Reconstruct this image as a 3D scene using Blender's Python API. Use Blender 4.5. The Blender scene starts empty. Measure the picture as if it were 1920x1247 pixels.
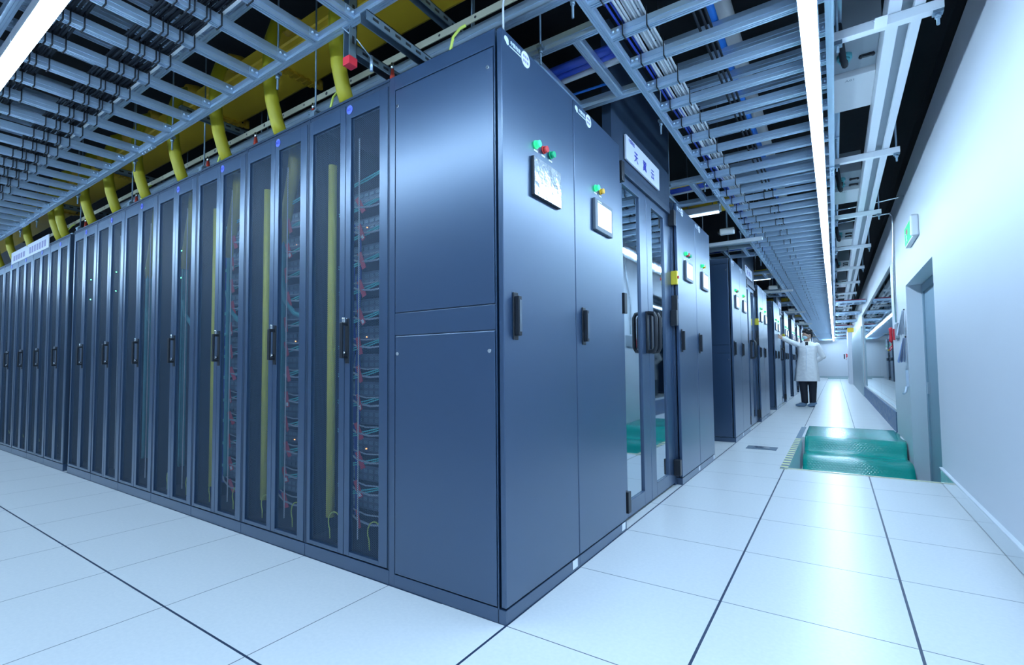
import bpy, bmesh, math, random
from mathutils import Vector, Matrix
random.seed(7)
PI = math.pi
SC = bpy.context.scene
COL = SC.collection

# ------------------------------------------------------------------ materials
def mat(name, base, rough=.5, metal=0., spec=.5, var=0., scale=20., emit=None, estr=0., bump=0., bscale=200., alpha=1., coat=0.):
    m = bpy.data.materials.new(name); m.use_nodes = True
    nt = m.node_tree; b = nt.nodes['Principled BSDF']
    b.inputs['Base Color'].default_value = (*base, 1)
    b.inputs['Roughness'].default_value = rough
    b.inputs['Metallic'].default_value = metal
    b.inputs['Specular IOR Level'].default_value = spec
    b.inputs['Coat Weight'].default_value = coat
    tc = nt.nodes.new('ShaderNodeTexCoord')
    nz = nt.nodes.new('ShaderNodeTexNoise'); nz.inputs['Scale'].default_value = scale
    nt.links.new(tc.outputs['Object'], nz.inputs['Vector'])
    mr = nt.nodes.new('ShaderNodeMapRange')
    mr.inputs['To Min'].default_value = max(0, rough - .04 - var); mr.inputs['To Max'].default_value = min(1, rough + .04 + var)
    nt.links.new(nz.outputs['Fac'], mr.inputs['Value']); nt.links.new(mr.outputs['Result'], b.inputs['Roughness'])
    if var:
        mx = nt.nodes.new('ShaderNodeMix'); mx.data_type = 'RGBA'
        mx.inputs['A'].default_value = (*[c * (1 - var) for c in base], 1)
        mx.inputs['B'].default_value = (*[min(1, c * (1 + var)) for c in base], 1)
        nt.links.new(nz.outputs['Fac'], mx.inputs['Factor']); nt.links.new(mx.outputs['Result'], b.inputs['Base Color'])
    if bump:
        n2 = nt.nodes.new('ShaderNodeTexNoise'); n2.inputs['Scale'].default_value = bscale
        nt.links.new(tc.outputs['Object'], n2.inputs['Vector'])
        bp = nt.nodes.new('ShaderNodeBump'); bp.inputs['Strength'].default_value = bump; bp.inputs['Distance'].default_value = .002
        nt.links.new(n2.outputs['Fac'], bp.inputs['Height']); nt.links.new(bp.outputs['Normal'], b.inputs['Normal'])
    if emit:
        b.inputs['Emission Color'].default_value = (*emit, 1); b.inputs['Emission Strength'].default_value = estr
    if alpha < 1: b.inputs['Alpha'].default_value = alpha
    return m

LAMP = (.51, .75, 1.0)
M = {}
M['rack'] = mat('rack_paint', (.023, .055, .125), .34, .3, 1., .05, 300, bump=.12, bscale=900)
_b = M['rack'].node_tree.nodes['Principled BSDF']; _b.inputs['Coat Weight'].default_value = .75; _b.inputs['Coat Roughness'].default_value = .3; _b.inputs['Specular Tint'].default_value = (.6, .82, 1, 1); _b.inputs['Coat IOR'].default_value = 1.7
M['rack_dark'] = mat('rack_frame_paint', (.03, .055, .1), .42, .2, .5)
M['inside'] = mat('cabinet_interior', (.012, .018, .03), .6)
M['meshm'] = mat('perforated_steel', (.05, .09, .15), .5, 0, .5)
M['handle'] = mat('black_plastic', (.015, .018, .025), .35)
M['chrome'] = mat('chrome', (.8, .82, .85), .18, 1.)
M['alu'] = mat('aluminium', (.55, .7, .86), .34, .65, .5, .06, 30)
M['alu_dark'] = mat('galvanised_steel', (.25, .34, .42), .45, .8, .5, .12, 25)
M['white_steel'] = mat('white_painted_steel', (.72, .76, .8), .4)
M['white_plastic'] = mat('white_plastic', (.8, .82, .84), .4)
M['grey_plate'] = mat('grey_plate', (.3, .35, .39), .5)
M['yellow_duct'] = mat('yellow_duct_plastic', (.84, .56, .04), .4, 0, .5, .08, 4)
M['yellow_joint'] = mat('amber_joint_plastic', (.55, .33, .02), .45)
M['tube'] = mat('yellow_green_tube', (.43, .37, .012), .5)
M['yellow'] = mat('yellow_tube', (.75, .7, .08), .5)
M['yellow_bright'] = mat('yellow_plastic', (.9, .7, .05), .4)
M['earthbar'] = mat('tinned_bar', (.5, .48, .36), .5, .4, .5, .1, 15)
M['red_ins'] = mat('red_insulator', (.5, .05, .03), .45)
M['red'] = mat('red_plastic', (.75, .03, .05), .4)
M['tag'] = mat('red_tag', (.75, .08, .12), .5)
M['tag_white'] = mat('white_tag_end', (.85, .85, .88), .5)
M['teal'] = mat('teal_cable', (.12, .62, .62), .45)
M['teal_bundle'] = mat('teal_bundle', (.1, .42, .47), .5, 0, .5, .25, 60)
M['grey_cable'] = mat('grey_cable', (.4, .45, .52), .5)
M['blue_cable'] = mat('blue_cable', (.03, .08, .5), .45)
M['black_cable'] = mat('black_cable', (.012, .016, .024), .65, 0, .25)
M['white_cable'] = mat('white_cable', (.62, .66, .7), .45)
M['wire'] = mat('green_yellow_wire', (.6, .7, .12), .5)
M['hose'] = mat('blue_hose', (.02, .22, .8), .4)
M['server'] = mat('server_front', (.16, .2, .27), .45, .4, .5, .3, 120)
M['led_g'] = mat('green_led', (.1, .8, .4), .4, emit=(.1, 1, .45), estr=6)
M['led_o'] = mat('orange_led', (.9, .3, .1), .4, emit=(1, .3, .08), estr=5)
M['lamp_on'] = mat('lit_green_lamp', (.02, .7, .25), .4, emit=(.03, .9, .22), estr=.6)
M['lamp_red'] = mat('red_lens', (.75, .06, .06), .25)
M['lamp_green'] = mat('green_lens', (.01, .5, .22), .25)
M['lamp_amber'] = mat('amber_lens', (.95, .5, .05), .25)
M['screen'] = mat('lit_display', (.8, .85, .9), .2, emit=(.75, .9, 1), estr=.7)
M['film'] = mat('crinkled_film', (.85, .88, .92), .12, .75, bump=.9, bscale=28)
M['bezel'] = mat('screen_bezel', (.13, .16, .2), .45)
M['sticker'] = mat('white_sticker', (.85, .87, .92), .5)
M['sign'] = mat('white_sign', (.8, .83, .95), .35)
M['ink'] = mat('blue_ink', (.03, .04, .45), .5)
M['inkl'] = mat('white_ink', (.8, .9, 1), .5)
M['inkg'] = mat('violet_grey_ink', (.3, .28, .5), .5)
M['disc'] = mat('blue_disc', (.16, .22, .85), .4)
M['wall'] = mat('white_wall_paint', (.76, .78, .83), .5, 0, .4, .02, 2)
M['dark'] = mat('black_ceiling_paint', (.006, .009, .014), .8)
M['steel'] = mat('brushed_steel', (.55, .6, .64), .16, 1., .5, .05, 8)
M['steel_reflection'] = mat('steel_painted_reflection', (.12, .2, .34), .35, .3, .6, .7, 16, bump=1., bscale=30)  # mottled dark blue paints the reflections of the polished skirting
M['steel_wall'] = mat('steel_cladding', (.5, .6, .64), .45, .6, .5, .1, 1.5)
M['lamp_body'] = mat('lamp_housing', (.75, .8, .88), .35)
M['diffuser'] = mat('lamp_diffuser', (1, 1, 1), .4, emit=LAMP, estr=34)
M['diff_back'] = mat('room_fill_diffuser', (1, 1, 1), .4, emit=LAMP, estr=14)  # glow of the lamps added to brighten the room behind the glass
M['diff_small'] = mat('short_lamp_diffuser', (1, 1, 1), .4, emit=LAMP, estr=2)
def stripe_mat():
    m = mat('striped_tape', (.7, .7, .35), .5); nt = m.node_tree; N = nt.nodes.new; L = nt.links.new; b = nt.nodes['Principled BSDF']
    tc = N('ShaderNodeTexCoord'); sp = N('ShaderNodeSeparateXYZ'); L(tc.outputs['Object'], sp.inputs[0])
    fr = N('ShaderNodeMath'); fr.operation = 'PINGPONG'; fr.inputs[1].default_value = .068; L(sp.outputs['Y'], fr.inputs[0])
    g = N('ShaderNodeMath'); g.operation = 'GREATER_THAN'; g.inputs[1].default_value = .036; L(fr.outputs[0], g.inputs[0])
    far = N('ShaderNodeMath'); far.operation = 'GREATER_THAN'; far.inputs[1].default_value = 5.5; L(sp.outputs['Y'], far.inputs[0])
    k = N('ShaderNodeMath'); k.operation = 'MAXIMUM'; L(g.outputs[0], k.inputs[0]); L(far.outputs[0], k.inputs[1])
    x = N('ShaderNodeMix'); x.data_type = 'RGBA'; x.inputs['A'].default_value = (.75, .75, .38, 1); x.inputs['B'].default_value = (.12, .2, .28, 1)
    L(k.outputs[0], x.inputs['Factor']); L(x.outputs['Result'], b.inputs['Base Color']); return m
M['hazard_y'] = stripe_mat()
M['door_grey'] = mat('door_grey_paint', (.26, .38, .47), .4)
M['brass'] = mat('pale_edge_trim', (.75, .75, .55), .3, .4)
M['grille'] = mat('socket_plate', (.14, .2, .27), .4, .4)
M['green_glow'] = mat('exit_sign_green', (.0, .35, .1), .6, emit=(.01, .9, .25), estr=.45)
M['exit_red'] = mat('exit_sign_red', (.6, .05, .12), .4)
M['paper'] = mat('hanging_paper', (.6, .68, .8), .6)
M['paperb'] = mat('blue_paper', (.2, .3, .6), .6)
M['skin'] = mat('skin', (.62, .38, .28), .55)
M['coat'] = mat('white_coat_cloth', (.93, .93, .94), .8, bump=.3, bscale=9)
_n = [n for n in M['coat'].node_tree.nodes if n.type == 'BUMP'][0]; _n.inputs['Distance'].default_value = .03; _n.inputs['Strength'].default_value = .6
M['trousers'] = mat('black_trousers', (.012, .016, .028), .8)
M['hair'] = mat('black_hair', (.012, .012, .016), .5, bump=.5, bscale=150)
M['mask'] = mat('pale_blue_mask', (.5, .74, .85), .7)
M['shoe'] = mat('blue_grey_shoe_cover', (.15, .24, .36), .6)
M['glove'] = mat('yellow_glove', (.72, .62, .4), .6)
M['shirt'] = mat('black_shirt', (.012, .014, .02), .8)

def glass_mat(name, base, transp, rough=.02):
    m = bpy.data.materials.new(name); m.use_nodes = True; nt = m.node_tree
    for n in list(nt.nodes): nt.nodes.remove(n)
    out = nt.nodes.new('ShaderNodeOutputMaterial')
    tr = nt.nodes.new('ShaderNodeBsdfTransparent'); tr.inputs[0].default_value = (*transp, 1)
    gl = nt.nodes.new('ShaderNodeBsdfGlossy'); gl.inputs['Color'].default_value = (*base, 1); gl.inputs['Roughness'].default_value = rough
    fr = nt.nodes.new('ShaderNodeFresnel'); fr.inputs['IOR'].default_value = 2.8
    mx = nt.nodes.new('ShaderNodeMixShader')
    nt.links.new(fr.outputs[0], mx.inputs[0]); nt.links.new(tr.outputs[0], mx.inputs[1]); nt.links.new(gl.outputs[0], mx.inputs[2])
    nt.links.new(mx.outputs[0], out.inputs[0])
    return m
M['glass'] = glass_mat('partition_glass', (.9, .97, 1), (.75, .88, .92))
M['glass_door'] = mat('mirror_tinted_glass', (.52, .6, .66), .03, 1.)

def floor_mat():
    m = bpy.data.materials.new('raised_floor_tiles'); m.use_nodes = True; nt = m.node_tree
    b = nt.nodes['Principled BSDF']; N = nt.nodes.new; L = nt.links.new
    tc = N('ShaderNodeTexCoord'); sp = N('ShaderNodeSeparateXYZ'); L(tc.outputs['Object'], sp.inputs[0])
    def line(axis, half):
        d = N('ShaderNodeMath'); d.operation = 'PINGPONG'; d.inputs[1].default_value = .3
        L(sp.outputs[axis], d.inputs[0])
        c = N('ShaderNodeMath'); c.operation = 'LESS_THAN'; c.inputs[1].default_value = half
        L(d.outputs[0], c.inputs[0]); return c
    a, c = line('X', .0045), line('Y', .0018)
    a2 = line('Y', .0040)        # the open seams of the side aisle run the other way
    lt = N('ShaderNodeMath'); lt.operation = 'LESS_THAN'; lt.inputs[1].default_value = -.3; L(sp.outputs['Y'], lt.inputs[0])
    gt = N('ShaderNodeMath'); gt.operation = 'SUBTRACT'; gt.inputs[0].default_value = 1; L(lt.outputs[0], gt.inputs[1])
    thin = line('X', .0018)
    ltx = N('ShaderNodeMath'); ltx.operation = 'LESS_THAN'; ltx.inputs[1].default_value = -.3; L(sp.outputs['X'], ltx.inputs[0])
    # left aisle (x < -.3): X seams thin, Y seams thick; main aisle: reverse
    inv = N('ShaderNodeMath'); inv.operation = 'SUBTRACT'; inv.inputs[0].default_value = 1; L(ltx.outputs[0], inv.inputs[1])
    def mul(p, q):
        k = N('ShaderNodeMath'); k.operation = 'MULTIPLY'; L(p.outputs[0], k.inputs[0]); L(q.outputs[0], k.inputs[1]); return k
    def mx(p, q):
        k = N('ShaderNodeMath'); k.operation = 'MAXIMUM'; L(p.outputs[0], k.inputs[0]); L(q.outputs[0], k.inputs[1]); return k
    seam = mx(mx(mul(a, inv), mul(a2, ltx)), mx(c, thin))
    nz = N('ShaderNodeTexNoise'); nz.inputs['Scale'].default_value = 70; nz.inputs['Detail'].default_value = 5; L(tc.outputs['Object'], nz.inputs['Vector'])
    cr = N('ShaderNodeMix'); cr.data_type = 'RGBA'
    cr.inputs['A'].default_value = (.74, .76, .78, 1); cr.inputs['B'].default_value = (.87, .87, .87, 1); L(nz.outputs['Fac'], cr.inputs['Factor'])
    m2 = N('ShaderNodeMix'); m2.data_type = 'RGBA'; L(seam.outputs[0], m2.inputs['Factor'])
    L(cr.outputs['Result'], m2.inputs['A']); m2.inputs['B'].default_value = (.02, .04, .09, 1)
    L(m2.outputs['Result'], b.inputs['Base Color'])
    b.inputs['Roughness'].default_value = .31; b.inputs['Specular IOR Level'].default_value = .6
    bp = N('ShaderNodeBump'); bp.inputs['Strength'].default_value = .08; bp.inputs['Distance'].default_value = .002
    L(nz.outputs['Fac'], bp.inputs['Height']); L(bp.outputs['Normal'], b.inputs['Normal'])
    return m
M['floor'] = floor_mat()

def green_mat():
    m = bpy.data.materials.new('green_tread_mat'); m.use_nodes = True; nt = m.node_tree; b = nt.nodes['Principled BSDF']
    N = nt.nodes.new; L = nt.links.new
    tc = N('ShaderNodeTexCoord'); mp = N('ShaderNodeMapping'); mp.inputs['Rotation'].default_value = (0, 0, PI / 4)
    L(tc.outputs['Object'], mp.inputs[0]); ch = N('ShaderNodeTexVoronoi'); ch.inputs['Scale'].default_value = 46.; ch.inputs['Randomness'].default_value = 0.; L(mp.outputs[0], ch.inputs['Vector'])
    bp = N('ShaderNodeBump'); bp.inputs['Strength'].default_value = .8; bp.inputs['Distance'].default_value = .0022
    L(ch.outputs['Distance'], bp.inputs['Height']); L(bp.outputs['Normal'], b.inputs['Normal'])
    b.inputs['Base Color'].default_value = (.0, .33, .27, 1); b.inputs['Roughness'].default_value = .2
    return m
M['green'] = green_mat()

# ------------------------------------------------------------------ mesh helpers
class MB:
    def __init__(s): s.bm = bmesh.new()
    def box(s, x0, x1, y0, y1, z0, z1):
        v = [s.bm.verts.new(p) for p in ((x0,y0,z0),(x1,y0,z0),(x1,y1,z0),(x0,y1,z0),(x0,y0,z1),(x1,y0,z1),(x1,y1,z1),(x0,y1,z1))]
        for f in ((3,2,1,0),(4,5,6,7),(0,1,5,4),(1,2,6,5),(2,3,7,6),(3,0,4,7)): s.bm.faces.new([v[i] for i in f])
        return s
    def quad(s, *p): s.bm.faces.new([s.bm.verts.new(q) for q in p]); return s
    def tube(s, pts, r, n=10, cap=True):
        pts = [Vector(p) for p in pts]; R = r if isinstance(r, (list, tuple)) else [r] * len(pts)
        rings = []; up = None
        for i, p in enumerate(pts):
            t = (pts[min(i+1, len(pts)-1)] - pts[max(i-1, 0)]).normalized()
            if up is None: up = Vector((0,0,1)) if abs(t.z) < .9 else Vector((1,0,0))
            a = t.cross(up)
            if a.length < 1e-5: a = t.cross(Vector((0,1,0)))
            a.normalize(); b = a.cross(t).normalized(); up = b
            rings.append([s.bm.verts.new(p + (a*math.cos(2*PI*k/n) + b*math.sin(2*PI*k/n)) * R[i]) for k in range(n)])
        for A, B in zip(rings, rings[1:]):
            for k in range(n):
                f = s.bm.faces.new((A[k], A[(k+1)%n], B[(k+1)%n], B[k])); f.smooth = True
        if cap: s.bm.faces.new(rings[0]); s.bm.faces.new(rings[-1][::-1])
        return s
    def loft(s, rings, cap=True, smooth=True):
        R = [[s.bm.verts.new(p) for p in r] for r in rings]; n = len(R[0])
        for A, B in zip(R, R[1:]):
            for k in range(n):
                f = s.bm.faces.new((A[k], A[(k+1)%n], B[(k+1)%n], B[k])); f.smooth = smooth
        if cap: s.bm.faces.new(R[0][::-1]); s.bm.faces.new(R[-1])
        return s
    def prism(s, prof, axis, a, b):     # prof = 2D outline, extruded along axis from a to b
        def P(u, v, w): return {'x': (w,u,v), 'y': (u,w,v), 'z': (u,v,w)}[axis]
        A = [s.bm.verts.new(P(u,v,a)) for u,v in prof]; B = [s.bm.verts.new(P(u,v,b)) for u,v in prof]; n = len(prof)
        for k in range(n): s.bm.faces.new((A[k], A[(k+1)%n], B[(k+1)%n], B[k]))
        s.bm.faces.new(A[::-1]); s.bm.faces.new(B); return s
    def ball(s, c, r, seg=20, rings=12, rot=None):
        r = r if isinstance(r, (tuple, list)) else (r, r, r)
        m = Matrix.Translation(c)
        if rot: m = m @ rot
        m = m @ Matrix.Diagonal((*r, 1))
        g = bmesh.ops.create_uvsphere(s.bm, u_segments=seg, v_segments=rings, radius=1, matrix=m)
        for v in g['verts']:
            for f in v.link_faces: f.smooth = True
        return s
    def mesh(s, name, m):
        bmesh.ops.recalc_face_normals(s.bm, faces=s.bm.faces)
        me = bpy.data.meshes.new(name); s.bm.to_mesh(me); s.bm.free(); me.materials.append(m); return me
    def build(s, name, m, parent=None, bevel=0, loc=None, rot=None):
        return put(name, s.mesh(name, m), parent, bevel, loc, rot)
def put(name, me, parent=None, bevel=0, loc=None, rot=None):
    o = bpy.data.objects.new(name, me); COL.objects.link(o)
    if parent: o.parent = parent
    if loc is not None: o.location = loc
    if rot is not None: o.rotation_euler = rot
    if bevel:
        b = o.modifiers.new('bevel', 'BEVEL'); b.width = bevel; b.segments = 2; b.limit_method = 'ANGLE'
    return o
def tag(o, label=None, cat=None, group=None, kind=None):
    if label: o['label'] = label
    if cat: o['category'] = cat
    if group: o['group'] = group
    if kind: o['kind'] = kind
    return o
def thing(name, label, cat, loc=(0,0,0), group=None, rot=None):
    o = bpy.data.objects.new(name, None); COL.objects.link(o); o.location = loc; o.empty_display_size = .05
    if rot: o.rotation_euler = rot
    return tag(o, label, cat, group)
def copy_tree(o, parent=None):
    c = o.copy(); COL.objects.link(c)
    if parent: c.parent = parent
    for ch in KIDS.get(o.name, None) or [k for k in o.children]: copy_tree(ch, c)
    return c
KIDS = {}
def struct(name, mb, m, parent=None):
    o = mb.build(name, m, parent)
    if not parent: o['kind'] = 'structure'
    return o
_font_cache = {}
def text_mesh(s, size, m, depth=.0004, bold=0.):
    key = (s, size, m.name, bold)
    if key in _font_cache: return _font_cache[key]
    cu = bpy.data.curves.new('lettering', 'FONT'); cu.body = s; cu.size = size; cu.align_x = 'CENTER'; cu.align_y = 'CENTER'
    cu.extrude = depth; cu.offset = bold; cu.resolution_u = 3
    o = bpy.data.objects.new('lettering', cu); COL.objects.link(o)
    dg = bpy.context.evaluated_depsgraph_get()
    me = bpy.data.meshes.new_from_object(o.evaluated_get(dg)); me.materials.clear(); me.materials.append(m)
    bpy.data.objects.remove(o); _font_cache[key] = me
    return me
RX = (PI/2, 0, PI/2)      # lettering that faces +x
RY = (PI/2, 0, 0)         # lettering that faces -y
def ordinal(i): return ['first','second','third','fourth','fifth','sixth','seventh','eighth','ninth','tenth','eleventh','twelfth','thirteenth','fourteenth'][i]

# ------------------------------------------------------------------ camera
f_, cx_, cy_, yaw, pit, rol = 909.80, 960., 645.9, .5871, .0453, -.0094
fw = Vector((-math.sin(yaw)*math.cos(pit), math.cos(yaw)*math.cos(pit), math.sin(pit)))
r0 = Vector((math.cos(yaw), math.sin(yaw), 0)); u0 = r0.cross(fw)
rr = math.cos(rol)*r0 + math.sin(rol)*u0; uu = -math.sin(rol)*r0 + math.cos(rol)*u0
cam = bpy.data.cameras.new('camera'); co = bpy.data.objects.new('camera', cam); COL.objects.link(co)
cam.sensor_width = 36; cam.lens = f_/1920*36; cam.shift_y = (cy_-623.5)/1920; cam.clip_start = .05; cam.clip_end = 200
co.matrix_world = Matrix(((rr.x, uu.x, -fw.x, 1.0028), (rr.y, uu.y, -fw.y, -1.4522), (rr.z, uu.z, -fw.z, .9196), (0,0,0,1)))
SC.camera = co

# ------------------------------------------------------------------ the setting
WX = 1.657                       # aisle face of the right wall
YF = 36.                         # far end wall
PX0, PX1, PY0, PY1, PZ = .625, WX, 3.48, 5.70, -.31     # sunken step well in front of the side door
fb = MB()
for x0, x1, y0, y1 in ((-12,PX0,-6,YF),(PX0,1.98,-6,PY0),(PX0,1.98,PY1,YF),(1.98,8,-6,YF)):
    fb.box(x0, x1, y0, y1, -.035, 0)
fl = struct('floor', fb, M['floor'])
wl = MB()
wl.box(PX0-.03, PX0, PY0-.02, PY1, PZ-.03, -.035).box(PX0, 2.05, PY0-.05, PY0-.02, PZ-.03, -.035).box(PX0, WX, PY1-.01, PY1+.02, PZ-.03, -.035).box(PX0, 2.05, PY0-.05, PY1+.02, PZ-.06, PZ-.03)
struct('trim_1', wl, M['wall'])
w = MB()
w.box(WX, WX+.3, -6, PY0, 0, 2.86).box(WX, WX+.3, PY0, 5.2, 1.745, 2.86).box(WX, WX+.3, 5.2, 6.72, -.34, 2.86)
w.box(WX, WX+.3, 6.72, 15.2, 2.28, 2.86).box(WX, WX+.3, 15.2, 27., 0, 2.86).box(WX, WX+.3, 27., 35., 2.28, 2.86).box(WX, WX+.3, 35., YF, 0, 2.86)
struct('wall_right', w, M['wall'])
struct('wall_far', MB().box(-12, 8, YF, YF+.2, 0, 2.95), M['wall'])
struct('wall_front', MB().box(-12, 2, -4.2, -4.0, 0, 3.4), M['wall'])
struct('wall_left', MB().box(-12.2, -12, -6, YF, 0, 3.4), M['wall'])
struct('ceiling', MB().box(-12, 8, -6, YF+.2, 3.4, 3.5), M['dark'])
struct('trim_2', MB().box(WX+.12, WX+.16, -6, YF, 2.86, 3.4), M['dark'])
# room beyond the glass
struct('wall_back', MB().box(4.6, 4.8, 6, YF, 0, 3.4), M['wall'])
struct('trim_3', MB().box(WX+.3, 4.6, 6.0, 6.1, 0, 3.4), M['wall'])
# skirting
struct('baseboard_right', MB().box(WX-.012, WX, -4, PY0, .006, .112), M['steel'])
struct('trim_4', MB().box(WX-.02, WX, -4, PY0, .112, .12), M['white_steel'])
struct('baseboard_glass', MB().box(WX-.012, WX+.05, 6.72, 15.2, .0, .27), M['steel_reflection'])
struct('baseboard_far', MB().box(-.1, WX, YF-.015, YF, 0, .1), M['steel_wall'])
# door in the recess
d = MB(); d.box(WX+.13, WX+.30, PY0, PY0+.07, PZ, 1.74).box(WX+.13, WX+.30, 5.13, 5.2, PZ, 1.74).box(WX+.13, WX+.30, PY0+.07, 5.13, 1.66, 1.74)
df = struct('door_1', d, M['door_grey'])
MB().box(WX+.142, WX+.17, PY0+.075, 4.33, PZ+.01, 1.655).build('door_leaf', M['door_grey'], df, .002)
MB().box(WX+.142, WX+.17, 4.34, 5.125, PZ+.01, 1.655).build('door_leaf', M['door_grey'], df, .002)
MB().box(WX+.12, WX+.142, 5.02, 5.07, .6, .72).build('door_closer', M['chrome'], df)
# glazed partitions
def window(name, y0, y1, z0, z1, n):
    fr = MB(); fr.box(WX+.0, WX+.06, y0, y0+.05, z0, z1).box(WX, WX+.06, y1-.05, y1, z0, z1).box(WX, WX+.06, y0, y1, z1-.05, z1).box(WX, WX+.06, y0, y1, z0, z0+.03)
    o = struct(name, fr, M['white_steel'])
    for i in range(n):
        a = y0+.05+(y1-y0-.1)*i/n; b = y0+.05+(y1-y0-.1)*(i+1)/n
        MB().box(WX+.022, WX+.03, a+.004, b-.004, z0+.03, z1-.05).build('pane', M['glass'], o)
    return o
window('window_1', 6.72, 15.2, .27, 2.28, 3)
window('window_2', 27., 35., .0, 2.28, 3)
tag(MB().box(WX-.03, WX, 15.2, 24.5, 0, 1.95).build('wall_cladding', M['steel_wall'], None, .004), 'tall brushed steel cladding panel on the wall beyond the long window', 'panel')
tag(MB().box(WX-.16, WX, 24.6, 26.6, 0, 2.4).build('pillar', M['wall'], None, .01), 'white square pillar on the right wall past the steel panel', 'pillar')

# step, mat and edge strip of the well
st = thing('steps', 'two shallow white steps under the green mat', 'steps', (0, 0, 0))
MB().box(.69, 1.64, 5.14, 5.68, PZ-.02, -.17).build('step', M['wall'], st)
MB().box(.69, 1.64, 5.645, 5.69, -.165, -.03).build('step', M['wall'], st)
prof = [(6.80,.009),(6.3,.014),(5.98,.012),(5.86,.012),(5.78,.0),(5.72,-.035),(5.67,-.09),(5.62,-.13),(5.54,-.146),(5.40,-.14),(5.28,-.148),(5.20,-.18),(5.15,-.23),(5.10,-.275),(5.0,-.297),(4.8,-.3),(3.47,-.3)]
def smooth_prof(p, n=4):
    out = []
    for i in range(len(p)-1):
        p0, p1, p2, p3 = p[max(i-1,0)], p[i], p[i+1], p[min(i+2,len(p)-1)]
        for k in range(n):
            t = k/n
            out.append(tuple(.5*((2*p1[j])+(-p0[j]+p2[j])*t+(2*p0[j]-5*p1[j]+4*p2[j]-p3[j])*t*t+(-p0[j]+3*p1[j]-3*p2[j]+p3[j])*t**3) for j in (0,1)))
    return out+[p[-1]]
prof = [(y-.1 if y < 5.9 and y > 3.5 else (y+.1 if y > 6.5 else y), z) for y, z in prof]
sp_ = smooth_prof(prof)
mb = MB(); xs = [.655+.985*i/24 for i in range(25)]
g = [[mb.bm.verts.new((x+ (.012*math.sin(y*9) if x>1.6 else 0) + (.02*max(0,5.8-y) if x<.72 else 0)*0, y+.03*math.sin(x*3.1)*(1 if y>5.9 and y<6.7 else .5), z+.0025*math.sin(x*11+y*5)*(1 if y<5.8 else .3))) for x in xs] for y, z in sp_]
for a in range(len(g)-1):
    for b in range(len(xs)-1):
        f = mb.bm.faces.new((g[a][b], g[a][b+1], g[a+1][b+1], g[a+1][b])); f.smooth = True
mo = mb.build('floor_mat', M['green']); sol = mo.modifiers.new('thick', 'SOLIDIFY'); sol.thickness = .004
tag(mo, 'shiny green studded rubber mat draped down the two steps', 'mat')
tag(MB().box(1.66, 1.95, 3.50, 5.1, PZ-.01, PZ+.008).build('floor_mat', M['green']), 'dark green mat strip in the doorway recess beyond the wall end', 'mat')
hz = MB().box(.565, .623, PY0-.05, 6.78, .0005, .004).build('edge_strip', M['hazard_y'])
tag(hz, 'yellow and grey striped warning strip on the floor left of the green mat', 'marking strip')
tag(MB().box(.60, 1.93, PY0-.022, PY0-.002, .0, .006).build('edge_trim', M['brass']), 'thin pale trim along the near edge of the sunken step well', 'trim')
so = tag(MB().box(.155, .45, 4.42, 4.62, 0, .006).build('floor_outlet', M['grille'], None, .002), 'dark rectangular floor outlet plate near the first gap between cabinet blocks', 'floor outlet')
MB().box(.22, .38, 4.47, 4.57, .006, .010).build('outlet_cover', M['steel'], so)
wb = MB()
for i in range(9): wb.box(1.15+i*.055, 1.18+i*.055, 27.9, 28.2, 0, .004)
tag(wb.build('floor_marking', M['sticker']), 'white dashed marking across the floor near the far end', 'floor marking')
tag(MB().box(.6, 1.6, 33.5, 34.6, 0, .012).build('door_mat', M['green']), 'low dark green mat at the far end wall', 'mat')

# ------------------------------------------------------------------ perforated panel (woven diagonal strips = diamond holes)
def perforated(w, h, pitch=.0068, sw=.0017):
    mb = MB(); bm = mb.bm
    step = pitch*math.sqrt(2)
    for sgn in (1, -1):
        c = -h if sgn > 0 else 0.
        c = math.floor(c/step)*step
        while c < (w if sgn > 0 else w+h):
            # line x = c + t (sgn>0) or x = c - t, z = t
            t0 = max(0, -c if sgn > 0 else c-w); t1 = min(h, w-c if sgn > 0 else c)
            if t1-t0 > .002:
                n = max(1, int((t1-t0)/.035)); e = sw*.7071
                for k in range(n):
                    a = t0+(t1-t0)*k/n; b = t0+(t1-t0)*(k+1)/n
                    xa, xb = (c+a, c+b) if sgn > 0 else (c-a, c-b)
                    yy = .0 if sgn > 0 else .0006
                    bm.faces.new([bm.verts.new(p) for p in ((xa-e,yy,a),(xa+e,yy,a),(xb+e,yy,b),(xb-e,yy,b))])
            c += step
    return mb.mesh('perforated_panel', M['meshm'])

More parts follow.
